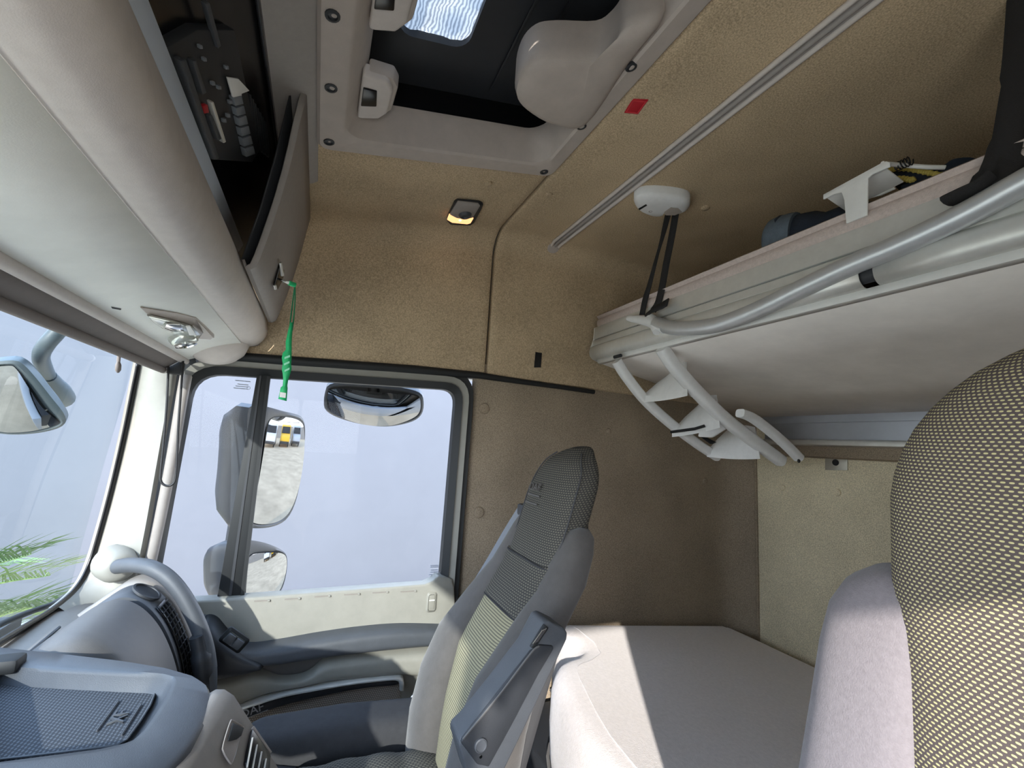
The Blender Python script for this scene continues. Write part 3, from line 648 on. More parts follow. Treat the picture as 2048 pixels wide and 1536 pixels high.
w_.inputs['Scale'].default_value = 45; w_.inputs['Distortion'].default_value = 6; t_.links.new(c_.outputs['Object'], w_.inputs['Vector']); t_.links.new(w_.outputs[0], r_.inputs[0]); r_.color_ramp.elements[0].color = (.10, .105, .11, 1); r_.color_ramp.elements[1].color = (.26, .255, .24, 1)
t_.links.new(r_.outputs[0], a_.inputs[0]); t_.links.new(r_.outputs[0], b_.inputs[0]); m_.inputs[0].default_value = .3; t_.links.new(a_.outputs[0], m_.inputs[1]); t_.links.new(b_.outputs[0], m_.inputs[2]); t_.links.new(m_.outputs[0], o_.inputs[0])
rows = [[CPT(lerp(LX0 - .01, LX1 + .01, i / 14), lerp(LY0 - .01, LY1 + .01, j / 30), -.128 - .006 * math.sin(i * .9 + j * .5) - .003 * math.sin(j * 1.3)) for i in range(15)] for j in range(31)]
grid('net_cloth', rows, nm_, hatch, smooth=60)
# two latches hanging inside the front edge
def latch(yc, hh):
    pts = [CPT(.016 + u, yc + v, -.012) for u, v in [(-.01, -hh), (.034, -hh * .9), (.046, -hh * .55), (.044, hh * .55), (.03, hh * .9), (.0, hh), (-.01, hh)]]
    b = prism('latch_body', pts, (0, 0, .03), M['grey'], hatch, .006, 3)
    prism('latch_button', [CPT(u + .004, yc + v, -.009) for u, v in [(.006, -hh * .55), (.030, -hh * .5), (.034, hh * .2), (.006, hh * .3)]], (0, 0, .006), M['gloss'], b, .002)
    prism('latch_skirt', [p + V((.008, 0, .012)) for p in pts], (0, 0, .03), M['taupe'], b, .005)
latch(.812, .058); latch(.600, .058)
# rounded motor housing on the rear edge
hp_ = [CPX(x, y, .0) for x, y in [(1330, 20), (1262, 110), (1172, 240), (1105, 238), (1052, 208), (1030, 176), (1040, 130), (1068, 100), (1110, 92), (1190, 92), (1225, 70), (1260, 30)]]
hc = sum(hp_, V()) / len(hp_)
R0 = crom(hp_, 4, True)
rings = [[p + V((0, 0, .05)) for p in R0], [p + V((0, 0, .0)) for p in R0], [lerp(p, hc, .04) + V((0, 0, -.016)) for p in R0], [lerp(p, hc, .16) + V((0, 0, -.024)) for p in R0], [lerp(p, hc, .5) + V((0, 0, -.026)) for p in R0]]
loft('motor_housing', rings, M['taupe'], hatch, smooth=50)

# ================================================================== CEILING FITTINGS
cl = thing('cabin_lamp', 'dark grey cabin lamp with lit amber lens at the roof corner', 'lamp')
LP = V((0, 1.2, .612)) - CPN * .004; LN = -CPN
def lmp(px, py, d=0): return AP(px, py, LP + LN * d, LN)
base_px = [(914, 396), (958, 400), (966, 404), (962, 414), (948, 440), (940, 446), (900, 444), (893, 436), (896, 426), (908, 400)]
prism('lamp_rim', [lmp(x, y, -.004) for x, y in base_px], LN * .010, M['dark'], cl, .003)
prism('lamp_body', [lmp(x, y, .004) for x, y in [(915, 400), (957, 405), (960, 409), (946, 432), (930, 436), (912, 433), (899, 426)]], LN * .006, M['grey2'], cl, .003)
prism('lens', [lmp(x, y, .005) for x, y in [(898, 426), (908, 431), (922, 435), (936, 435), (947, 434), (941, 444), (934, 446), (904, 443), (894, 437)]], LN * .005, M['lens'], cl, .002)
lathe('bulb', lmp(920, 440, .009), LN, [(.004, 0), (.003, .002), (0, .003)], M['bulb'], cl, 10)
lathe('swivel_spot', lmp(930, 428, .008), LN, [(.020, 0), (.019, .006), (.015, .010), (.012, .010), (.010, .006), (0, .005)], M['slate'], cl, 20)
rail = thing('curtain_rail', 'pale twin-track curtain rail across the headliner', 'rail')
for dx in (-.022, -.006, .012):
    tube('rail_lip', [V((.707 + dx, YN, .710)), V((.707 + dx, 1.285, .710)), V((.707 + dx * .8, 1.31, .706))], .0055, M['grey'] if dx != -.006 else M['grey2'], rail, 8)
prism('rail_web', [V((.682, YN, .714)), V((.722, YN, .714)), V((.722, 1.30, .714)), V((.682, 1.30, .714))], (0, 0, -.003), M['grey2'], rail)
lathe('rail_end', V((.70, 1.318, .704)), (0, -.6, -.8), [(.024, 0), (.022, .004), (.012, .006), (0, .006)], M['taupe'], rail, 16)
red = thing('reflector_sticker', 'small red reflector sticker on the headliner behind the hatch', 'sticker')
rp = [AZ(1265, 197, .712), AZ(1297, 200, .712), AZ(1276, 229, .712), AZ(1248, 226, .712)]
prism('sticker', rp, (0, 0, .003), M['red'], red, .0006)
rc = sum(rp, V()) / 4
frame('sticker_border', [lerp(rc, p, .74) - V((0, 0, .0012)) for p in rp], [lerp(rc, p, .84) - V((0, 0, .0012)) for p in rp], (0, 0, .001), M['red_l'], red)

# ================================================================== DASHBOARD
dash = thing('dashboard', 'grey dashboard hood with curved vent strip below the windscreen', 'dashboard')
DP = [(-.455, -.425), (-.43, -.412), (-.40, -.395), (-.365, -.365), (-.335, -.342), (-.305, -.336), (-.275, -.350), (-.245, -.382), (-.220, -.425), (-.200, -.475), (-.187, -.53), (-.180, -.60), (-.18, -.80)]
DPS = spl(DP, 5)
def dpx(d, prof=DPS):
    out = []
    for i, p in enumerate(prof):
        a = prof[max(0, i - 1)]; b = prof[min(len(prof) - 1, i + 1)]; t = V((b[0] - a[0], b[1] - a[1])).normalized(); n = V((-t.y, t.x)); out.append((p[0] + n.x * d, p[1] + n.y * d))
    return out
def hood(name, y0, y1, m, d=0, r=.012):
    rows = []
    for y, dd in ((y0, d - .03), (y0 + .001, d - r), (y0 + r * .3, d - r * .3), (y0 + r, d), ((y0 + y1) / 2, d), (y1 - r, d), (y1 - r * .3, d - r * .3), (y1 - .001, d - r), (y1, d - .03)):
        rows.append([V((x, y, z)) for x, z in dpx(dd)])
    return grid(name, rows, m, dash, smooth=60)
hood('hood', .915, 1.13, M['hoodm'], .002, .03)
vs_ = hood('vent_strip', 1.13, 1.215, M['slate'], -.003, .004)
hood('end_cheek', 1.216, 1.288, M['dashm'], .002, .014)
# dash pad between hood and windscreen
rows = [[V((x, y, z)) for x, z in [(-.462, -.393), (-.42, -.400), (-.34, -.408), (-.25, -.43), (-.15, -.47), (-.13, -.7)]] for y in (YN + .05, .3, .7, .905)]
grid('pad', rows, M['dashm'], dash, thick=.006)
grid('pad_end', [[V((x, y, z)) for x, z in [(-.462, -.393), (-.42, -.400), (-.36, -.406), (-.33, -.43)]] for y in (.905, 1.1, 1.3)], M['dashm'], dash, thick=.006)
tube('pad_bead', [V((-.392, .75, -.398)), V((-.40, .95, -.397)), V((-.405, 1.15, -.392))], .003, M['slate'], dash, 6)
def on_strip(s, y, d=.0):                                        # s = fraction along the hood profile
    P = dpx(d); i = s * (len(P) - 1); k = int(i); f = i - k; a, b = P[k], P[min(k + 1, len(P) - 1)]
    return V((lerp(a[0], b[0], f), y, lerp(a[1], b[1], f)))
# vent outlet with louvres
vent = grid('vent_outlet', [[on_strip(s, y, -.0005) for s in [.55 + .30 * k / 10 for k in range(11)]] for y in (1.143, 1.155, 1.19, 1.203)], M['gloss'], dash, thick=.002)
for k in range(14):
    s = .56 + .28 * k / 13; tube('louvre', [on_strip(s, 1.146, .0015), on_strip(s, 1.20, .0015)], .0011, M['dark'], vent, 5)
for y in (1.160, 1.175, 1.19): tube('vane', [on_strip(.56 + .28 * k / 8, y, .002) for k in range(9)], .0014, M['dark'], vent, 5)
bc = on_strip(.475, 1.172, .0); bn = (on_strip(.475, 1.172, .01) - bc).normalized()
lathe('blank_button', bc, bn, [(.028, -.002), (.028, .002), (.024, .0025), (.0235, .0005), (0, .0005)], M['slate_d'], vs_, 24)
gc = on_strip(.505, 1.262, .002); gn = (on_strip(.505, 1.262, .01) - on_strip(.505, 1.262, 0)).normalized()
gr = lathe('speaker_grille', gc, gn, [(.030, -.002), (.030, .002), (.024, .003), (.023, .001), (0, .001)], M['grey2'], dash, 24)
gu, gv, _ = axes(gn, (0, 1, 0))
for k in range(-4, 5):
    h = math.sqrt(max(0, .021 ** 2 - (k * .0046) ** 2)); 
    if h > .004: tube('grille_bar', [gc + gn * .0018 + gu * k * .0046 - gv * h, gc + gn * .0018 + gu * k * .0046 + gv * h], .0013, M['dark'], gr, 5)

ZT = -.345
tray = thing('dash_tray', 'slate grey dash-top tray lined with a ribbed rubber mat', 'tray')
outer = [AZ(x, y, ZT) for x, y in [(-60, 1284), (0, 1291), (120, 1304), (250, 1320), (340, 1336), (395, 1354), (424, 1375), (430, 1402), (414, 1445), (384, 1495), (340, 1545), (250, 1620), (0, 1680), (-60, 1690)]]
innr = [AZ(x, y, ZT) for x, y in [(-45, 1327), (0, 1332), (120, 1340), (250, 1347), (318, 1350), (344, 1356), (346, 1366), (335, 1392), (312, 1428), (288, 1462), (262, 1484), (200, 1498), (0, 1524), (-45, 1530)]]
O = resample(outer + [outer[0]], 90)[:-1]; I = resample(innr + [innr[0]], 90)[:-1]
ci = sum(I, V()) / len(I)
rings = [[p + V((.0, 0, -.052)) for p in O], [p + V((.0, 0, -.035)) for p in O], [p + V((0, 0, -.015)) for p in O], [lerp(p, q, .05) + V((0, 0, -.004)) for p, q in zip(O, I)], [lerp(p, q, .14) + V((0, 0, .001)) for p, q in zip(O, I)], [lerp(p, q, .9) + V((0, 0, .002)) for p, q in zip(O, I)],
         [q for q in I], [lerp(q, ci, .02) + V((0, 0, -.004)) for q in I], [lerp(q, ci, .09) + V((0, 0, -.022)) for q in I], [lerp(q, ci, .13) + V((0, 0, -.025)) for q in I]]
loft('tray_body', rings, M['traym'], tray, smooth=50)
mp = [AZ(x, y, ZT - .021) for x, y in [(-40, 1352), (0, 1356), (120, 1362), (240, 1372), (300, 1380), (310, 1388), (300, 1412), (280, 1444), (252, 1482), (235, 1492), (120, 1506), (0, 1520), (-40, 1525)]]
mm = prism('rubber_mat', mp, (0, 0, -.005), M['mat_rub'], tray)
l = mm.data.uv_layers.new(name='UVMap')
for lp in mm.data.loops: l.data[lp.index].uv = (mm.data.vertices[lp.vertex_index].co.y, mm.data.vertices[lp.vertex_index].co.x)
tube('mat_border', [p + V((0, 0, .0008)) for p in mp], .0013, M['slate'], mm, 6, closed=True)
t0 = AZ(240, 1434, ZT - .0195); tr = AZ(262, 1402, ZT - .0195) - t0
text('mat_lettering', 'XF', t0, tr, AZ(222, 1431, ZT - .0195) - t0, .024, M['slate'], mm, .002)
for q in (-1, 1):
    off = (AZ(222, 1431, ZT - .0195) - t0).normalized() * .017 * q; tube('mat_line', [t0 + off - tr * .9, t0 + off + tr * .9], .0010, M['slate'], mm, 5)
rbox('corner_grip', AZ(5, 1335, ZT) + V((-.005, .0, .004)), (.05, .03, .02), M['black'], tray, .006)

con = thing('centre_console', 'grey angled console with storage pocket and air vents beside the tray', 'console')
prof = [AY(436, 1376, .735), AY(452, 1376, .735), AY(470, 1388, .735), AY(498, 1432, .733), AY(519, 1464, .731), AY(522, 1474, .73), AY(560, 1536, .727), AY(600, 1600, .72), AY(640, 1700, .71)]
back = AY(436, 1376, .735) + V((-.02, 0, -.25))
prof = [back + V((0, 0, .24))] + prof
DY = V((-.17, -1, -.03))
rows = []
for k, s in enumerate((0, .004, .02, .12, .26, .42)):
    ins = (.006, .001, 0, 0, 0, 0)[k]; rows.append([p + DY * s - V((ins, 0, ins)) for p in prof])
rows = [[p + V((-.05, .0, -.05)) for p in prof]] + rows
grid('console_shell', rows, M['dashm'], con, thick=.003, smooth=40)
Pc = AY(498, 1432, .733); cn = (AY(519, 1464, .731) - AY(470, 1388, .735)).cross(DY).normalized()
if cn.x < 0: cn = -cn
def cpx(px, py, d=0): return AP(px, py, Pc + cn * d, cn)
pk = [(460, 1441), (466, 1440), (487, 1453), (484, 1462), (478, 1480), (470, 1510), (462, 1530), (452, 1520), (444, 1505), (443, 1494), (452, 1462)]
PK = crom([cpx(x, y, .003) for x, y in pk], 3, True); pcen = sum(PK, V()) / len(PK)
loft('pocket', [[p + cn * .0005 for p in PK], [lerp(p, pcen, .05) + cn * .0015 for p in PK], [lerp(p, pcen, .10) - cn * .0005 for p in PK]], M['grey2'], con)
prism('pocket_shade', [lerp(pcen, p, .86) + cn * .002 for p in [cpx(x, y, .003) for x, y in [(461, 1444), (486, 1456), (480, 1474), (470, 1482), (456, 1486), (449, 1486)]]], cn * .0015, M['black'], con, .0005)  # flat black plate paints the shade in the pocket's upper part
Pv = AY(540, 1505, .728); vn = (AY(560, 1536, .727) - AY(522, 1474, .73)).cross(DY).normalized()
if vn.x < 0: vn = -vn
def vpx(px, py, d=0): return AP(px, py, Pv + vn * d, vn)
vb = prism('vent_bezel', [vpx(x, y, .003) for x, y in [(500, 1462), (536, 1512), (533, 1560), (515, 1590), (486, 1530), (490, 1505)]], vn * .004, M['gloss'], con, .001)
for k in range(4):
    x0 = 494 + k * 9; y0 = 1534 + k * 14
    tube('vent_blade', [vpx(x0 + 11, y0 - 58 + k * 0, .008), vpx(x0, y0, .008)], .0012, M['alu_d'], vb, 6)
prism('button_row', [vpx(501, 1458, .003), vpx(504, 1454, .003), vpx(540, 1506, .003), vpx(537, 1511, .003)], vn * .003, M['grey2'], con, .0006)

# ================================================================== SEATS
def superring(cx, cy, z, hx, hy, p=.55, n=28, tilt=0):
    out = []
    for k in range(n):
        a = 2 * math.pi * k / n; c_, s_ = math.cos(a), math.sin(a)
        dx = hx * math.copysign(abs(c_) ** p, c_); dy = hy * math.copysign(abs(s_) ** p, s_); out.append(V((cx + dx, cy + dy, z + dx * tilt)))
    return out
FAR = dict(cy=.805, dz=0, SP=[(-.72, .250), (-.58, .254), (-.5, .262), (-.45, .270), (-.37, .292), (-.31, .332), (-.23, .384), (-.16, .408), (-.08, .432), (-.02, .450), (.0, .468)],
           hw=[(-.66, .050), (-.56, .058), (-.45, .068), (-.36, .082), (-.29, .094), (-.22, .096), (-.12, .098), (-.05, .096), (0, .09)], th=.042, dome=-.085,
           tab=[(-.66, .095, .030, .0, .04), (-.645, .102, .045, -.018, .045), (-.60, .110, .054, -.032, .052), (-.52, .116, .058, -.034, .054), (-.44, .118, .056, -.030, .052), (-.37, .116, .052, -.020, .048), (-.30, .112, .047, -.010, .043), (-.24, .107, .042, .002, .038), (-.19, .103, .036, .010, .033), (-.165, .101, .030, .015, .028), (-.150, .100, .020, .02, .02), (-.145, .1, .008, .025, .01)])
NEAR = dict(cy=.030, dz=.083, SP=[(-.72, .375), (-.5, .392), (-.35, .402), (-.2, .412), (-.1, .420), (-.04, .430), (.0, .440), (.03, .455)],
            hw=[(-.66, .170), (-.5, .178), (-.3, .186), (-.15, .190), (0, .19), (.04, .185)], th=.05, dome=-.10,
            tab=[(-.66, .18, .04, .0, .05), (-.63, .205, .060, -.004, .055), (-.52, .218, .062, -.006, .06), (-.42, .216, .056, -.004, .056), (-.34, .210, .050, -.002, .05), (-.28, .205, .045, .000, .045), (-.23, .201, .042, .003, .04), (-.20, .197, .040, .008, .036), (-.182, .190, .037, .014, .03), (-.172, .182, .030, .020, .022), (-.166, .174, .014, .026, .01)])
def seat(label, K, near=False):
    """whole seat; K holds the centre line, the spine (z, front x), half widths and bolster stations"""
    t = thing('truck_seat', label, 'seat', 'air suspended cab seats')
    cy = K['cy']; O = V((0, 0, K['dz'])); hw = K['hw']; TH = K['th']
    def spx(z): return interp(K['SP'], z)
    def sh_(rings): return [[p + O for p in r] for r in rings]
    def lower(z0, z1, n, name, m, dd=0):
        rings = []; uv = []
        for k in range(n + 1):
            z = lerp(z0, z1, k / n)
            r = superring(spx(z) + TH + dd, cy, z, TH, interp(hw, z), .5, 40, .25)
            rings.append(r); uv += [(p.y + math.copysign(max(0, p.x - spx(z)), p.y - cy), z * 1.08 + p.x * .15) for p in r]
        return loft(name, sh_(rings), m, t, uv=uv)
    lower(-.68, -.292 if not near else -.20, 14, 'back_panel', M['dots'] if near else M['ribs'])
    if not near: lower(-.290, -.206, 6, 'shoulder_panel', M['dots'] if near else M['dots_d'], -.003 if not near else -.001)
    rings = []; uv = []; z0 = K['dome']; zt = .002 if not near else .040
    zz = [-.205, -.19, -.16] + [z for z in (-.13, -.10, -.075) if z < z0] + [lerp(z0, zt, math.sin(math.pi / 2 * k / 12)) for k in range(13)]
    for z in zz:
        u = max(0, (z - z0) / (zt - z0)); sq = math.sqrt(max(0, 1 - u * u)); fl = .15 if not near else .12
        th = TH * (.35 + .65 * sq); h = interp(hw, z) * (fl + (1 - fl) * sq); cx = spx(z) + TH
        r = superring(cx, cy, z, th, h, .62 + .22 * u if not near else .5 + .25 * u, 44, .25); rings.append(r); uv += [(p.y + math.copysign(max(0, p.x - spx(z)), p.y - cy), z * 1.08 + p.x * .15) for p in r]
    hd = loft('headrest', sh_(rings), M['dots'] if near else M['dots_d'], t, uv=uv, smooth=60)
    if not near:
        for s in (-1, 1):
            sp_ = []
            for z in (-.20, -.14, -.09, -.05, -.025, -.008):
                u = max(0, (z - z0) / (zt - z0)); sq = math.sqrt(max(0, 1 - u * u))
                sp_.append(V((spx(z) + .018 + .01 * u, cy + s * interp(hw, z) * (.15 + .85 * sq) * .985, z - .002)) + O)
            tube('seam', crom(sp_, 4), .0016, M['shell'], hd, 6)
        f0 = V((spx(-.085), cy + .028, -.085)) + O
        text('stitched_lettering', 'DAF', f0 + V((-.003, 0, 0)), (.10, -1, 0), (.3, 0, 1), .022, M['velour'], hd, .005)
        for dz in (-.016, -.032): tube('stitched_line', [V((spx(-.085 + dz) - .0005, cy + .056, -.085 + dz)), V((spx(-.085 + dz) - .0005, cy + .004, -.085 + dz))], .0016, M['velour'], hd, 6)
    for s in (-1, 1):
        rings = [superring(spx(z) + df + th, cy + s * b, z, th, w_, .72, 26, .3) for z, b, w_, df, th in K['tab']]
        loft('bolster', sh_(rings), M['velour_n'] if near else M['velour'], t, smooth=60)
    for zz_, m_ in ((-.207, .003), (-.291, .003)) if not near else ((-.305, .03),):
        ar = [V((spx(zz_ + m_ * (1 - q * q)) - .003 + TH - TH * max(0, 1 - q ** 4) ** .25, cy + q * interp(hw, zz_), zz_ + m_ * (1 - q * q) - .25 * TH)) + O for q in [(k / 9 - 1) * (.95 if not near else .60) for k in range(19)]]
        tube('panel_seam', ar, .0018, M['velour_d'], t, 6)
    rings = [superring(spx(z) + TH * (1.7 if not near else 2.0), cy, z, .030, w_, .5, 24, .25) for z, w_ in (((-.70, .12), (-.5, .14), (-.3, .12), (-.20, .09), (-.15, .06)) if not near else ((-.70, .20), (-.5, .22), (-.3, .22), (-.18, .20), (-.08, .17)))]
    loft('back_shell', sh_(rings), M['shell'], t)
    def cush(name, y0, y1, zt, m, x0=-.06, x1=.30, crown=.0):
        rings = []
        for k in range(43):
            u = k / 42; x = lerp(x0, x1, u); e = math.sqrt(max(0, 1 - (1 - min(1, u / .14)) ** 2))
            zz2 = zt - .05 * (1 - e) - .03 * max(0, u - .5); r_ = []
            for j in range(17):
                q = j / 16; yy = lerp(y0, y1, q); r_.append(V((x - .012 * (1 - e), yy, zz2 - .05 * abs(2 * q - 1) ** 5 + crown * (1 - (2 * q - 1) ** 2) + (.005 * abs(math.sin(x * 46)) * (1 if abs(2 * q - 1) < .75 else 0) if crown else 0))))
            r_ += [V((x, y1, -.74)), V((x, y0, -.74))]; rings.append(r_)
        return loft(name, sh_(rings), m, t, smooth=50)
    xb = 0 if not near else .10
    for s in (-1, 1): cush('cushion_bolster', cy + s * .19 - .065, cy + s * .19 + .065, -.545, M['velour_d'], -.075 + xb, .29 + xb)
    ci_ = cush('cushion_insert', cy - .13, cy + .13, -.566, M['dots_d'], -.02 + xb, .29 + xb, crown=.008)
    l = ci_.data.uv_layers.new(name='UVMap')
    for lp in ci_.data.loops: v_ = ci_.data.vertices[lp.vertex_index].co; l.data[lp.index].uv = (v_.x, v_.y)
    cush('cushion_front', cy - .17, cy + .17, -.560, M['velour_d'], -.085 + xb, .03 + xb)
    rbox('seat_pedestal', V((.14 + xb, cy, -.97)) + O, (.30, .30, .46), M['dark'], t, .02)
    return t
fseat = seat('far grey cloth cab seat with raised armrest in front of the side window', FAR)
nseat = seat('near cab seat with yellow dotted cloth filling the right edge of the photo', NEAR, True)
# raised armrest on the far seat
Ya = .575
arm_px = [(1090, 1246), (1100, 1242), (1128, 1256), (1136, 1266), (1134, 1280), (1100, 1352), (1040, 1478), (995, 1570), (940, 1570), (918, 1492), (921, 1480), (940, 1462), (1000, 1385), (1062, 1302)]
ar = prism('armrest', [AY(x, y, Ya) for x, y in arm_px], (0, .045, 0), M['slate'], fseat, .005, 3)
pl = prism('armrest_plate', [AY(x, y, Ya - .003) for x, y in [(1062, 1303), (1080, 1290), (1106, 1292), (1108, 1298), (1076, 1352), (1030, 1440), (978, 1535), (955, 1530), (922, 1486), (926, 1478)]], (0, .006, 0), M['slate_d'], ar, .002)
tube('armrest_edge', crom([AY(x, y, Ya - .004) for x, y in [(926, 1478), (1000, 1388), (1062, 1306), (1078, 1292)]], 4), .0014, M['hoodm'], ar, 6)
ad = prism('adjuster_slide', [AY(x, y, Ya - .004) for x, y in [(1062, 1296), (1070, 1298), (1098, 1256), (1090, 1250)]], (0, .006, 0), M['black'], ar, .001)
for k in range(3): 
    a = AY(1066 + k * 4, 1288 - k * 2, Ya - .006); tube('slide_rail', [a, a + (AY(1090, 1254, Ya) - AY(1066, 1288, Ya)) * .8], .0012, M['chrome'], ad, 6)
pc = AY(961, 1490, Ya - .004); pb = lathe('pivot_cap', pc, (0, -1, 0), [(.0085, -.002), (.0085, .002), (.007, .003), (.0065, .002), (0, .002)], M['slate'], ar, 18)
lathe('pivot_screw', AY(961, 1513, Ya - .004), (0, -1, 0), [(.002, 0), (.002, .001), (0, .001)], M['chrome'], ar, 8)
# belt
def ribbon(name, pts, wd, nrm, m, parent, th=.0016):
    rows = []; n = len(pts)
    for i, p in enumerate(pts):
        tg = (V(pts[min(n - 1, i + 1)]) - V(pts[max(0, i - 1)])).normalized(); nn = V(nrm[i]) if isinstance(nrm, list) else V(nrm); sd = tg.cross(nn).normalized()
        ww = wd[i] if isinstance(wd, list) else wd; rows.append([V(p) - sd * ww / 2, V(p), V(p) + sd * ww / 2])
    return grid(name, rows, m, parent, thick=th)
sb = ribbon('belt_webbing', crom([AY(1050, 1022, 1.06), AY(1020, 1070, 1.10), AY(985, 1130, 1.13), AY(945, 1195, 1.15), AY(905, 1262, 1.15), AY(878, 1318, 1.13), AY(848, 1385, 1.12), AY(822, 1432, 1.10)], 4), .042, (-.55, -.8, 0), M['strap_g'], fseat)
rbox('belt_guide', AY(1050, 1020, 1.05), (.03, .04, .03), M['dark'], fseat, .006)
cc = AY(956, 1168, 1.135); tube('belt_clip', [cc + V((-.018, -.012, .006)), cc + V((0, -.016, 0)), cc + V((.02, -.01, -.006))], .004, M['alu'], fseat, 8)
bk = ribbon('belt_buckle', [AY(858, 1372, 1.105), AY(842, 1400, 1.10), AY(824, 1430, 1.09)], .046, (-.55, -.8, 0), M['chrome'], fseat, .012)
tube('belt_anchor', [AY(838, 1440, 1.09), AY(875, 1432, 1.09)], .006, M['black'], fseat, 8)

# ================================================================== LOWER BUNK
def mz(x): return -.566 - .105 * (x - .8) - (.04 * max(0, x - 1.5) / .14)
mt = thing('lower_mattress', 'pale grey plush mattress on the lower bunk behind the seats', 'mattress')
mpoly = [(1.620, 1.22), (1.60, 1.275), (1.54, 1.335), (.80, 1.335), (.765, 1.31), (.758, 1.16), (.742, 1.122), (.700, 1.105), (.645, 1.085), (.610, 1.045), (.585, .99), (.562, .92), (.535, .84), (.515, .76), (.505, .66), (.525, .55), (.60, .44), (.61, -.40), (.63, -.46), (1.620, -.46)]
O2 = resample([V((x, y, 0)) for x, y in mpoly] + [V((*mpoly[0], 0))], 120)[:-1]
c2 = V((1.1, .5, 0))
def mring(ins, dz): 
    out = []
    for i, p in enumerate(O2):
        a = O2[i - 1]; b = O2[(i + 1) % len(O2)]; tg = (b - a).normalized(); nn = V((-tg.y, tg.x, 0))
        if nn.dot(c2 - p) < 0: nn = -nn
        q = p + nn * ins; q.z = mz(q.x) + dz; out.append(q)
    return out
rings = [mring(.012, -.21), mring(.0, -.195), mring(-.004, -.12), mring(-.002, -.05), mring(.006, -.026), mring(.018, -.009), mring(.036, -.001), mring(.06, .001)]
top = [V((p.x, p.y, mz(p.x) + .003)) for p in rings[-1]]
md = loft('mattress_body', rings + [top], M['mattress'], mt, smooth=60)
tube('mattress_piping', mring(-.0045, -.20), .004, M['velour'], mt, 6, closed=True)
rbox('bunk_base', (1.1, .44, -.98), (1.0, 1.72, .40), M['dark'], mt, .01)

# ================================================================== UPPER BUNK
ub = thing('upper_bunk', 'folding upper bunk with aluminium front rail hanging tilted from straps', 'bunk')
YB0, YB1 = YN + .03, 1.285
def bext(name, prof, m, y1=YB1, y0=YB0, thick=0, cap=False, par=None):
    g = grid(name, [[V((x, y, z)) for x, z in prof] for y in ([y0] + [lerp(y0, y1, k / 8) for k in range(1, 9)])], m, par or ub, smooth=50, thick=thick)
    return g
bext('bunk_mattress', spl([(.885, .424), (.872, .428), (.866, .442), (.872, .457), (.892, .464), (1.2, .405), (1.6, .325), (1.61, .29)], 4), M['plush'], 1.272, thick=.004)
prism('mattress_end', [V((x, 1.272, z)) for x, z in [(.885, .424), (.872, .428), (.867, .442), (.873, .457), (.892, .464), (1.2, .405), (1.6, .325), (1.6, .27)]], (0, .004, 0), M['plush'], ub)
bext('rail_plate', [(.874, .430), (.866, .428), (.863, .387), (.868, .385)], M['alu_d'], thick=.003)
bext('rail_groove', [(.867, .386), (.867, .381)], M['dark'])
bext('rail_bead', [(.864, .3845), (.862, .3825), (.864, .381)], M['chrome'])
bext('rail_step', [(.864, .381), (.860, .379), (.858, .362), (.860, .360)], M['alu_d'], thick=.002)
gapy = AX(1738, 555, .855).y
rt = spl([(.860, .360), (.850, .352), (.847, .338), (.850, .323), (.860, .314), (.872, .312)], 4)
bext('rail_tube', rt, M['alu_d'], YB1, gapy + .012, thick=.002); bext('rail_tube', rt, M['alu_d'], gapy - .010, YB0, thick=.002)
bext('tube_clip', spl([(.861, .357), (.853, .350), (.851, .338), (.853, .326), (.861, .318)], 4), M['dark'], gapy + .02, gapy - .02)
bext('board_edge', [(.870, .312), (.872, .299), (.885, .297)], M['white'], 1.27, thick=.003)
prism('rail_end_cap', [V((x, YB1, z)) for x, z in [(.875, .43), (.864, .428), (.861, .385), (.850, .352), (.847, .338), (.850, .323), (.860, .314), (.885, .305)]], (0, .005, 0), M['alu_d'], ub, .001)
bext('underside_board', [(.880, .300), (1.10, .262), (1.35, .214), (1.595, .166)], M['board'], 1.265, thick=.006)
bext('rear_channel', [(1.585, .172), (1.60, .160), (1.602, .140), (1.608, .138), (1.610, .078), (1.604, .074)], M['rail_b'], 1.19, thick=.003)
bext('channel_lip', [(1.600, .078), (1.596, .072), (1.598, .062), (1.612, .058)], M['alu_d'], 1.19, thick=.003)
bext('rear_board', [(1.615, .060), (1.618, .02), (1.635, .015)], M['tan2'], 1.2)
# tubular guard rail
tb = tube('guard_tube', crom([AX(*p, .838) for p in [(1312, 646), (1345, 656), (1400, 655), (1450, 645), (1520, 618), (1600, 579), (1700, 532), (1800, 490), (1920, 434), (2048, 365), (2150, 310), (2280, 240)]], 6), .0185, M['silver'], ub, 16)
tube('tube_bracket', crom([AX(1257, 637, .845), AX(1285, 640, .843), AX(1308, 645, .840), AX(1330, 655, .838)], 4), [.009, .011, .012, .013, .014, .015, .016, .017, .0175, .018, .018, .018, .018], M['ladder'], ub, 12)
tube('bracket_collar', [AX(1300, 634, .842), AX(1312, 648, .840), AX(1318, 662, .838)], [.012, .019, .017], M['ladder'], ub, 12)
tube('tube_sleeve', crom([AX(1895, 402, .845), AX(1925, 388, .842), AX(1960, 372, .840), AX(1985, 352, .842)], 3), .017, M['strap'], ub, 10, flat=.5)

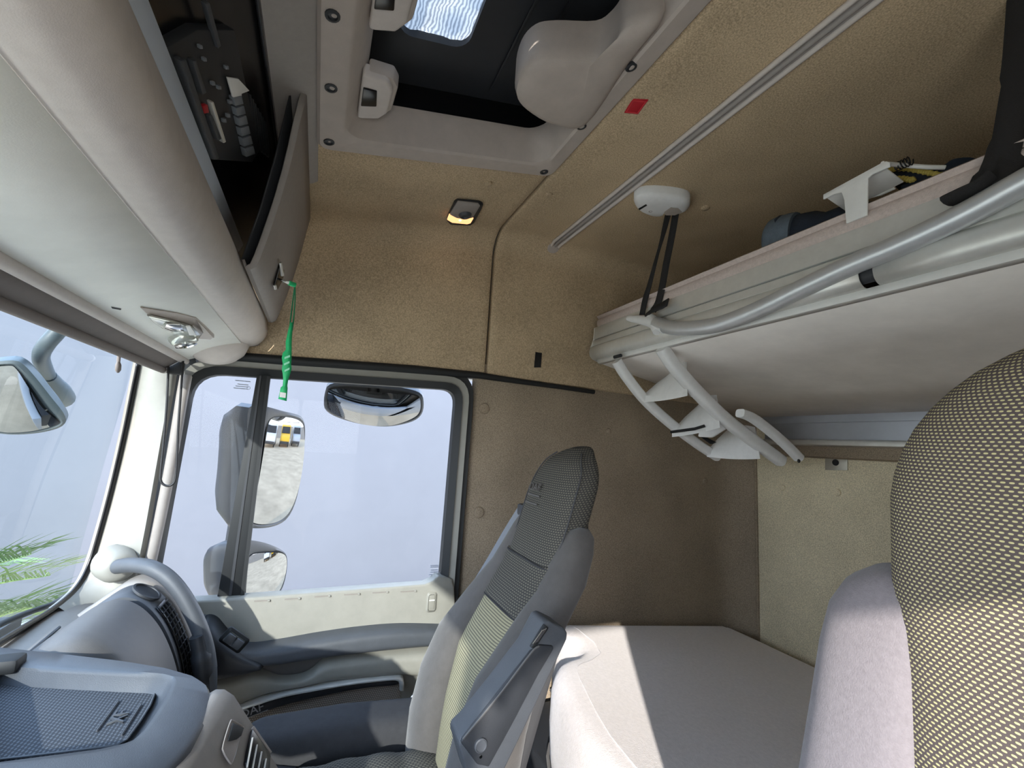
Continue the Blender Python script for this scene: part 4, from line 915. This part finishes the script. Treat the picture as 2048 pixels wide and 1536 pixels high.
# ================================================================== LADDER
ld = thing('bunk_ladder', 'light grey folding ladder stowed under the upper bunk', 'ladder')
def rail_l(pts, y, hw_, th):
    pth = crom([AY(x, z, y) for x, z in pts], 5); n = len(pth); rows = []
    for i, p in enumerate(pth):
        tg = (pth[min(n - 1, i + 1)] - pth[max(0, i - 1)]).normalized(); sd = V((tg.z, 0, -tg.x)); 
        if sd.z > 0: sd = -sd
        r_ = [p + V((0, u, 0)) + sd * v for u, v in rrect(hw_, th, min(hw_, th) * .32, 3)]; rows.append(r_)
    return rows
def rail_mesh(name, pts, y, hw_=.028, th=.034): return loft(name, rail_l(pts, y, hw_, th), M['ladder'], ld, smooth=45)
rail_mesh('side_rail', [(1233, 722), (1252, 752), (1290, 800), (1340, 846), (1395, 888), (1435, 914)], 1.13, .030, .030)
rail_mesh('side_rail', [(1324, 696), (1348, 732), (1395, 785), (1450, 838), (1510, 884), (1562, 922)], .955, .036, .036)
rail_mesh('folded_rail', [(1480, 826), (1505, 836), (1540, 862), (1572, 890), (1598, 916)], .90, .03, .024)
for y, px, py in [(1.13, 1233, 720), (.955, 1324, 694)]: tube('hinge_pin', [AY(px + 2, py, y) + V((0, -.016, .012)), AY(px + 2, py, y) + V((0, .016, .012))], .006, M['dark'], ld, 8)
lathe('pivot_bolt', AY(1597, 922, .884), (0, -1, 0), [(.006, 0), (.005, .003), (0, .003)], M['dark'], ld, 10)
def tread(name, Lp, Rp, Lq, Rq, th=.020, nm=None):
    """step between the rails: back edge Lp-Rp (far, near), front edge Lq-Rq, all 3D points"""
    Lp, Rp, Lq, Rq = map(V, (Lp, Rp, Lq, Rq)); rows = []
    for k in range(9):
        t_ = k / 8; arch = .010 * math.sin(math.pi * t_)
        a = lerp(Lp, Rp, t_) + V((.012, 0, .018) ) + V((0, 0, .012 * math.sin(math.pi * t_))); b = lerp(Lq, Rq, t_) - V((0, 0, arch * .4))
        rows.append([a, lerp(a, b, .5) + V((0, 0, .004)), b, b - V((0, 0, th)), lerp(a, b, .5) - V((0, 0, th)), a - V((0, 0, th))])
    return loft(name, rows, M['ladder'], ld, smooth=40)
Y1_, Y2_ = 1.13, .955
st1 = tread('step', AY(1318, 760, Y1_) + V((.05, 0, .02)), AY(1370, 742, Y2_) + V((-.005, 0, .01)), AY(1284, 792, Y1_), AY(1375, 778, Y2_))
st2 = tread('step', AY(1368, 830, Y1_) + V((.05, 0, .02)), AY(1430, 808, Y2_) + V((-.005, 0, .01)), AY(1344, 862, Y1_), AY(1440, 842, Y2_))
st3 = tread('step', AY(1436, 880, Y1_) + V((.03, 0, .018)), AY(1505, 872, Y2_) + V((.0, 0, .01)), AY(1414, 902, Y1_), AY(1520, 905, Y2_))
tube('step_pad', [AY(1344, 863, Y1_ - .01) + V((-.004, 0, -.002)), AY(1392, 858, 1.03) + V((-.006, 0, 0)), AY(1412, 852, 1.0) + V((-.006, 0, 0))], .0045, M['black'], ld, 8)
prism('lock_bracket', [AY(1398, 862, 1.02), AY(1440, 842, .97), AY(1452, 858, .97), AY(1424, 876, 1.0), AY(1395, 874, 1.02)], V((.02, .01, .004)), M['ladder'], ld, .004)
prism('lock_slot', [AY(1398, 872, 1.03), AY(1408, 874, 1.02), AY(1428, 884, 1.0), AY(1420, 888, 1.0)], V((.012, 0, 0)), M['black'], ld, .001)
brk = thing('wall_bracket', 'small steel bracket with a hole on the rear wall', 'bracket')
bp_ = [AX(x, y, XR - .006) for x, y in [(1650, 911), (1694, 910), (1695, 941), (1650, 940)]]
prism('bracket_plate', bp_, (.005, 0, 0), M['steel'], brk, .001)
lathe('bracket_hole', AX(1671, 925, XR - .0065), (-1, 0, 0), [(.011, 0), (.0105, .0008), (0, .0008)], M['black'], brk, 16)

# ================================================================== STRAPS
def hang(label, mount_px, zt, pa, pb, extra=None):
    t = thing('bunk_strap', label, 'strap', 'upper bunk straps'); return t
s1 = hang('black bunk strap hung from a grey ceiling mount beside the curtain rail', None, 0, 0, 0)
mpx = [(1268, 398), (1293, 388), (1340, 390), (1375, 398), (1380, 412), (1372, 424), (1355, 427), (1330, 424), (1322, 432), (1300, 432), (1275, 420)]
zm = .690
MP = [AZ(x, y, zm) for x, y in mpx]; mc = sum(MP, V()) / len(MP)
MPc = crom(MP, 3, True)
loft('ceiling_mount', [[p + V((0, 0, .026)) for p in MPc], [p + V((0, 0, .006)) for p in MPc], [lerp(p, mc, .06) for p in MPc], [lerp(p, mc, .2) - V((0, 0, .006)) for p in MPc], [lerp(p, mc, .6) - V((0, 0, .007)) for p in MPc]], M['ladder'], s1, smooth=45)
prism('mount_slot', [AZ(x, y, zm - .006) for x, y in [(1277, 417), (1292, 408), (1294, 410), (1279, 419)]], (0, 0, -.002), M['black'], s1)
lathe('mount_screw', AZ(1301, 422, zm - .005), (0, 0, -1), [(.006, 0), (.005, .002), (0, .001)], M['grey2'], s1, 12)
prism('mount_recess', [AZ(x, y, zm - .0065) for x, y in [(1328, 424), (1342, 414), (1356, 416), (1364, 424), (1350, 430), (1332, 430)]], (0, 0, -.001), M['taupe'], s1)
ribbon('webbing', crom([AX(1338, 420, .90), AX(1326, 470, .885), AX(1312, 520, .872), AX(1300, 566, .862), AX(1290, 600, .855), AX(1284, 630, .85)], 4), [.020, .019, .018, .017, .014, .012, .010, .010, .011, .012, .013, .014, .015, .016, .017, .018, .018, .018, .018, .018, .018], (-1, -.35, 0), M['strap'], s1)
ribbon('webbing', crom([AX(1352, 424, .89), AX(1343, 475, .88), AX(1332, 530, .87), AX(1324, 575, .862), AX(1316, 606, .855), AX(1306, 622, .85)], 4), .021, (-1, -.35, 0), M['strap'], s1)
ribbon('strap_loop', crom([AX(1336, 604, .842), AX(1322, 612, .838), AX(1306, 620, .836), AX(1288, 634, .838)], 4), [.034] * 4 + [.03] * 4 + [.022] * 4 + [.012], (-.8, -.2, .6), M['strap'], s1, .004)
s2 = hang('wide black bunk strap running up at the top right edge of the photo', None, 0, 0, 0)
ribbon('webbing', crom([AX(2052, -60, .90), AX(2044, 60, .89), AX(2038, 130, .88), AX(2026, 200, .87), AX(2010, 290, .86), AX(1992, 340, .852), AX(1972, 380, .846)], 4), [.036] * 10 + [.030] * 6 + [.036] * 5 + [.044] * 4, (-1, -.25, 0), M['strap'], s2)
ribbon('webbing', crom([AX(2080, 40, .91), AX(2066, 160, .90), AX(2050, 235, .885), AX(2036, 290, .87), AX(2022, 330, .855), AX(2004, 368, .845)], 4), .030, (-1, -.5, .1), M['strap'], s2)
# ================================================================== THINGS ON THE UPPER BUNK
wb = thing('white_bracket', 'white T-shaped metal bracket standing on the upper bunk edge', 'bracket')
xb = .858
pp = [(1646, 389), (1730, 345), (1762, 326), (1773, 322), (1780, 325), (1780, 333), (1745, 348), (1736, 356), (1734, 430), (1692, 447), (1688, 400), (1683, 385), (1668, 388), (1646, 399)]
prism('bracket_face', [AX(x, y, xb) for x, y in pp], (.004, 0, 0), M['white'], wb, .0012)
A0, A1 = AX(1646, 389, xb), AX(1762, 326, xb)
prism('bracket_shelf', [A0, A1, A1 + V((.07, .0, -.012)), A0 + V((.07, .0, -.012))], (0, 0, -.003), M['white'], wb, .001)
tube('bracket_arm', crom([AX(1765, 327, xb + .002), AX(1800, 330, .90), AX(1850, 334, .93), AX(1890, 335, .95)], 4), .004, M['white'], wb, 8)
tube('bracket_wire', [AX(1745, 393, .93), AX(1762, 389, .93), AX(1790, 376, .93)], .0025, M['white'], wb, 8)
ws_ = thing('coil_spring', 'small black wire spring lying by the white bracket', 'spring')
sc = AX(1806, 328, .90)
tube('coil', [sc + V((.0, .012 - .024 * k / 40, 0)) + V((math.cos(k * .8), 0, math.sin(k * .8))) * .008 for k in range(41)], .0011, M['wire'], ws_, 6)
jr = thing('rolled_trousers', 'rolled dark blue trousers with faded end lying on the upper bunk', 'clothes')
c0, c1 = V((.985, .690, .520)), V((1.06, .44, .495))
dirj = (c1 - c0).normalized(); ju, jv, _ = axes(dirj, (0, 0, 1))
rings = []
for k in range(13):
    t_ = k / 12; r_ = .068 * (1 + .06 * math.sin(k * 2.1)) * (.93 if k == 0 else 1) * (1 - .25 * t_)
    rings.append([lerp(c0, c1, t_) + (ju * math.cos(a) * 1.15 + jv * math.sin(a) * .95) * r_ * (1 + .04 * math.sin(3 * a + k)) for a in [2 * math.pi * q / 28 for q in range(28)]])
loft('cloth_roll', rings, M['jean'], jr, smooth=60)
rings = []
for k, (t_, s_) in enumerate([(-.06, .0), (-.05, .5), (-.03, .86), (.0, .98), (.05, 1.03), (.14, 1.06), (.20, 1.04)]):
    rings.append([lerp(c0, c1, t_) + (ju * math.cos(a) * 1.15 + jv * math.sin(a) * .95) * .068 * max(s_, .02) for a in [2 * math.pi * q / 28 for q in range(28)]])
loft('faded_end', rings, M['jean2'], jr, smooth=60)
gl = thing('work_glove', 'navy cloth pouch with yellow braided edge on the upper bunk', 'glove')
gp = [AX(x, y, .95) for x, y in [(1762, 346), (1775, 340), (1800, 336), (1850, 330), (1885, 330), (1905, 318), (1940, 314), (1975, 322), (1990, 330), (1960, 350), (1900, 368), (1850, 380), (1820, 388), (1800, 372), (1830, 362), (1822, 356), (1790, 358)]]
prism('pouch_body', crom(gp, 3, True), (.10, .0, -.03), M['navy'], gl, .006, 3)
ed = crom([AX(x, y, .946) for x, y in [(1905, 354), (1870, 348), (1840, 342), (1810, 337), (1780, 339), (1762, 346), (1762, 353), (1780, 358), (1805, 357), (1822, 360), (1830, 356)]], 6)
tube('braided_edge', ed, .0042, M['yellow'], gl, 8)
for i in range(0, len(ed) - 1, 2): lathe('braid_stitch', ed[i], (ed[i + 1] - ed[i]), [(.0048, -.002), (.0056, 0), (.0048, .002)], M['yellow'], gl, 8)
sw = thing('sheet_corner', 'white sheet corner behind the right-hand bunk strap', 'cloth')
prism('sheet', [AX(x, y, .93) for x, y in [(2020, 310), (2052, 295), (2060, 330), (2022, 352)]], (.05, 0, -.01), M['white'], sw, .002)

# ================================================================== OUTSIDE
ground_m = mat('pale_sandy_ground', (203, 186, 160), .95, noise=.22, nscale=.9, bump=.4, bscale=12, spec=.1)
wall_m = mat('shade_darkened_render', (92, 95, 102), .9, noise=.07, nscale=.5, bump=.1, bscale=6, spec=.1)  # wall's shade is put into this even colour, darker than white render
grey_m = mat('grey_block_wall', (150, 148, 146), .9, noise=.15, nscale=1.5)
gd = tag(mesh('ground', [(-60, -60, ZG), (80, -60, ZG), (80, 60, ZG), (-60, 60, ZG)], [(0, 1, 2, 3)], ground_m, None, 0), 'pale sandy yard ground around the truck', 'ground', kind='structure')
yw = tag(rbox('yard_wall', (-7.5, 7.15, ZG + 2.4), (22, .3, 4.8), wall_m, None, .02), 'tall rendered wall, coloured darker for shade, outside the side window', 'wall')
kw = thing('kerb', 'low concrete kerb at the foot of the yard wall', 'kerb')
for k in range(11): rbox('kerb_stone', (-17.6 + k * 2, 6.86, ZG + .09), (1.98, .2, .22), grey_m, kw, .02)
bw = thing('boundary_wall', 'grey block boundary wall behind the parked vans', 'wall')
rbox('wall_body', (40, 12, ZG + 1.2), (.3, 50, 2.4), grey_m, bw, 0)
for k in range(12): tube('fence_post', [(40, -10 + k * 4, ZG + 2.3), (40, -10 + k * 4, ZG + 4.4)], .05, M['slate_d'], bw, 6)
for z in (3.2, 4.2): tube('fence_rail', [(40, -12, ZG + z), (40, 36, ZG + z)], .03, M['slate_d'], bw, 6)
# parked vans
def van(label, pos, ang, paint):
    t = thing('delivery_van', label, 'van', 'vans parked behind the truck')
    Rm = Matrix.Rotation(math.radians(ang), 3, 'Z'); P = V(pos)
    def tr(p): return Rm @ V(p) + P
    side = [(-2.6, .45), (-2.6, 1.2), (-2.55, 2.35), (-2.4, 2.55), (1.0, 2.6), (1.35, 2.45), (2.0, 1.55), (2.75, 1.25), (2.85, .9), (2.85, .45)]
    rings = [[tr((x * (1 if q else 1), y, z)) for x, z in side] for y, q in ((-.98, 0), (.98, 1))]
    prism('body', rings[0], rings[1][0] - rings[0][0], paint, t, .08, 2)
    prism('windscreen', [tr((1.44, -.84, 2.34)), tr((1.44, .84, 2.34)), tr((2.02, .9, 1.58)), tr((2.02, -.9, 1.58))], Rm @ V((.03, 0, .03)), M['gloss'], t)
    for s in (-1, 1):
        prism('side_window', [tr((.55, s * .985, 1.6)), tr((1.75, s * .985, 1.6)), tr((1.3, s * .985, 2.2)), tr((.6, s * .985, 2.25))], Rm @ V((0, s * .012, 0)), M['gloss'], t)
        for x in (-1.7, 1.85): lathe('wheel', tr((x, s * .86, .34)), Rm @ V((0, s, 0)), [(.34, -.08), (.34, .1), (.30, .13), (.2, .13), (.19, .1), (0, .1)], M['black'], t, 20)
        rbox('rear_lamp', tr((-2.61, s * .9, 1.1)), (.04, .1, .5), M['red'], t, .01, rot=Rm)
    rbox('bumper', tr((2.86, 0, .55)), (.14, 1.9, .3), M['dark'], t, .04, rot=Rm); rbox('bumper', tr((-2.63, 0, .5)), (.1, 1.9, .2), M['dark'], t, .03, rot=Rm)
    rbox('rear_window', tr((-2.6, -.45, 1.8)), (.03, .6, .5), M['gloss'], t, .01, rot=Rm); rbox('rear_window', tr((-2.6, .45, 1.8)), (.03, .6, .5), M['gloss'], t, .01, rot=Rm)
    return t
vy = mat('yellow_van_paint', (236, 186, 20), .35, coat=.3); vw = mat('white_van_paint', (222, 224, 228), .35, coat=.3); vg = mat('pale_grey_van_paint', (176, 184, 196), .35, coat=.3)
van('white van parked left of the yellow van', (24.3, 8.2, ZG), 200, vw)
van('yellow van parked behind the truck', (25.5, 11.6, ZG), 200, vy)
van('pale grey van parked right of the yellow van', (26.7, 15.0, ZG), 200, vg)
# mirrors
def conv_mirror(name, label, px_out, px_glass, P0, n, R, depth, house, back=.6, bshift=(0, 0, 0)):
    t = thing(name, label, 'mirror'); n = V(n).normalized(); P0 = V(P0)
    G = crom([AP(x, y, P0, n) for x, y in px_glass], 5, True); c = sum(G, V()) / len(G)
    hmax = max((p - c).length for p in G); rings = []
    for k in range(1, 13):
        f = k / 12; rr = [lerp(c, p, f) for p in G]; rings.append([p + n * (.004 + (hmax ** 2 - (p - c).length ** 2) / (2 * R)) for p in rr])
    nn = len(G); vs = [c + n * (.004 + hmax ** 2 / (2 * R))] + [p for r in rings for p in r]; fs = [(0, 1 + j, 1 + (j + 1) % nn) for j in range(nn)]
    for i in range(11):
        for j in range(nn): k = (j + 1) % nn; fs.append((1 + i * nn + j, 1 + (i + 1) * nn + j, 1 + (i + 1) * nn + k, 1 + i * nn + k))
    mesh('mirror_glass', vs, fs, M['mirror'], t, 80)
    Oo = resample(crom([AP(x, y, P0, n) for x, y in px_out] , 5, True) + [AP(*px_out[0], P0, n)], 60)[:-1]; Gi = []
    for p in Oo:                                   # nearest glass rim point for each housing rim point
        q = min(G, key=lambda g: (g - p).length); Gi.append(q)
    c2_ = sum(Oo, V()) / len(Oo); bs = V(bshift)
    rg = [[q + n * .002 for q in Gi], [lerp(q, p, .5) + n * .006 for q, p in zip(Gi, Oo)], [p + n * .002 for p in Oo], [p - n * depth * .3 + bs * .3 for p in Oo], [lerp(p, c2_, 1 - back ** .4) - n * depth * .75 + bs * .75 for p in Oo], [lerp(p, c2_, 1 - back) - n * depth + bs for p in Oo]]
    nR = len(Oo); vs = [p for r in rg for p in r]; fs = [(i * nR + j, i * nR + (j + 1) % nR, (i + 1) * nR + (j + 1) % nR, (i + 1) * nR + j) for i in range(5) for j in range(nR)] + [tuple(5 * nR + j for j in range(nR))]
    mesh('mirror_housing', vs, fs, M[house], t, 50)
    return t
def mnormal(P, r): d = V(P).normalized(); return (V(r).normalized() - d).normalized()
Pm = AY(545, 940, 1.60); nm1 = mnormal(Pm, (.90, .40, -.20))
main = conv_mirror('door_mirror', 'tall main door mirror showing vans outside the side window', [(497, 815), (525, 812), (565, 822), (600, 832), (609, 852), (608, 890), (600, 960), (588, 1010), (570, 1040), (540, 1054), (500, 1056), (478, 1050), (486, 960), (492, 880)],
   [(540, 838), (572, 834), (598, 843), (604, 862), (602, 905), (594, 965), (582, 1010), (566, 1034), (540, 1046), (508, 1046), (500, 1030), (512, 950), (526, 880)], Pm, nm1, 1.5, .09, 'm_grey', .6, (-.03, -.01, 0))
Pw = AY(535, 1150, 1.60); nm2 = mnormal(Pw, (.90, .33, -.22))
wide = conv_mirror('wide_angle_mirror', 'square wide angle mirror below the main door mirror', [(462, 1090), (490, 1080), (530, 1086), (562, 1100), (573, 1115), (571, 1150), (562, 1180), (545, 1196), (500, 1204), (465, 1204), (458, 1150)],
   [(498, 1112), (530, 1105), (560, 1107), (569, 1120), (566, 1150), (556, 1178), (540, 1192), (505, 1197), (488, 1196), (490, 1150)], Pw, nm2, .55, .08, 'm_grey', .6, (-.03, -.01, 0))
tube('mirror_stalk', [AY(470, 1045, 1.62), AY(462, 1095, 1.62)], .018, M['m_grey'], main, 10)
tube('mirror_arm', [AY(462, 1195, 1.62), V((-.20, 1.60, -.62)), V((-.22, 1.46, -.66))], .018, M['m_grey'], main, 10)
Pk = AY(748, 812, 1.60); nk = mnormal(Pk, (.0, -.22, -1))
kerbm = conv_mirror('kerb_mirror', 'wide kerb mirror hung over the side window showing the ground', [(660, 768), (690, 764), (750, 768), (800, 774), (838, 784), (847, 800), (844, 826), (825, 842), (780, 852), (730, 849), (680, 836), (652, 820), (648, 800), (652, 778)],
   [(662, 776), (690, 772), (750, 776), (800, 782), (834, 790), (841, 803), (838, 824), (820, 836), (780, 845), (730, 842), (684, 829), (658, 815), (655, 800), (657, 783)], Pk, nk, .6, .06, 'm_grey', .7)
tube('kerb_mirror_arm', [Pk + V((0, .04, .05)), V((.13, 1.46, .25))], .02, M['dark'], kerbm, 8)
Pf = AX(45, 800, -.66); nf = mnormal(Pf, (-.10, -.42, -.9))
fm = conv_mirror('front_mirror', 'front view mirror on a bent arm outside the windscreen', [(-90, 760), (-40, 730), (20, 720), (45, 726), (75, 758), (100, 790), (128, 826), (131, 845), (110, 858), (60, 867), (0, 866), (-60, 845), (-95, 800)],
   [(-82, 765), (-40, 738), (15, 730), (34, 736), (60, 770), (88, 810), (116, 838), (116, 846), (80, 856), (40, 861), (0, 859), (-56, 838), (-88, 800)], Pf, nf, .45, .07, 'm_green', .6)
tube('mirror_arm', crom([AX(135, 630, -.60), AX(118, 660, -.61), AX(92, 690, -.63), (AX(82, 712, -.65)), AX(88, 735, -.67), AX(102, 765, -.69), AX(118, 790, -.70)], 5), .017, M['m_green'], fm, 12)
tube('mirror_knuckle', crom([AX(96, 752, -.68), AX(110, 775, -.69), AX(124, 795, -.70), AX(134, 802, -.70)], 4), [.018, .02, .022, .024, .027, .029, .03, .030, .030, .028, .024, .018, .006], M['m_green'], fm, 14)
# wiper resting at the foot of the windscreen
wp = thing('windscreen_wiper', 'black wiper arm parked along the foot of the windscreen', 'wiper')
tube('wiper_arm', crom([AX(-80, 1290, -.490), AX(0, 1249, -.486), (AX(60, 1224, -.482)), AX(110, 1206, -.479), AX(150, 1180, -.475)], 5), .006, M['black'], wp, 8)
# cycad in front of the truck
leaf_a = mat('cycad_leaf_green', (66, 98, 44), .55, noise=.25, nscale=6); leaf_b = mat('cycad_leaf_pale', (112, 134, 80), .6, noise=.2, nscale=6)
cy_ = thing('cycad_plant', 'green cycad with arching feather fronds beyond the windscreen', 'plant')
B0 = V((-1.95, 3.0, ZG + .9))
tube('trunk', [B0 - V((0, 0, .9)), B0 - V((0, 0, .4)), B0], [.16, .17, .13], mat('cycad_trunk', (92, 76, 56), .9, noise=.3, nscale=20, bump=.6, bscale=40), cy_, 14)
def frond(tip, mid, mt_):
    pth = crom([B0, lerp(B0, V(mid), .55) + V((0, 0, .12)), V(mid), V(tip)], 14); n = len(pth)
    r = tube('rachis', pth, [lerp(.010, .003, i / n) for i in range(n)], leaf_b, cy_, 5); vs = []; fs = []
    n = 110; pth = resample(pth, n)
    for i in range(13, n):
        p = pth[i]; tg = (pth[min(n - 1, i + 1)] - pth[i - 1]).normalized(); sd = tg.cross(V((0, 0, 1))).normalized(); up = sd.cross(tg)
        Ln = .24 * math.sin(math.pi * min(1, .18 + .80 * (1 - (i - 13) / (n - 13)) * .9 + .05)) ** .7
        for s in (-1, 1):
            d = (sd * s * .80 + tg * .62 + up * (.30 + .1 * random.random()) + V((0, 0, .06)) + V((random.uniform(-.14, .14), random.uniform(-.14, .14), random.uniform(-.1, .12)))).normalized(); Ls = Ln * random.uniform(.75, 1.12); wv = tg * .0044 + up * .0024
            a = p; b = p + d * Ls * .5; e = p + d * Ls - V((0, 0, .035)); k = len(vs)
            vs += [a - wv * .6, a + wv * .6, b + wv, b - wv, e]; fs += [(k, k + 1, k + 2, k + 3), (k + 3, k + 2, k + 4)]
    mesh('leaflets', vs, fs, mt_, r, 0)
for (tx, ty, ty_), (mx, my, my_), mtl in [((62, 1108, 2.75), (-60, 1150, 2.85), leaf_a), ((100, 1150, 2.70), (-40, 1180, 2.8), leaf_b), ((128, 1205, 2.5), (0, 1232, 2.65), leaf_a), ((40, 1262, 2.35), (-60, 1262, 2.6), leaf_b), ((20, 1130, 3.1), (-90, 1140, 3.0), leaf_b)]:
    frond(AY(tx, ty, ty_), AY(mx, my, my_), mtl)
for a in (120, 160, 200, 240, 280):
    dx, dy = math.cos(math.radians(a)), math.sin(math.radians(a)); frond(B0 + V((dx * 1.0, dy * 1.0, .15)), B0 + V((dx * .6, dy * .6, .5)), leaf_a)
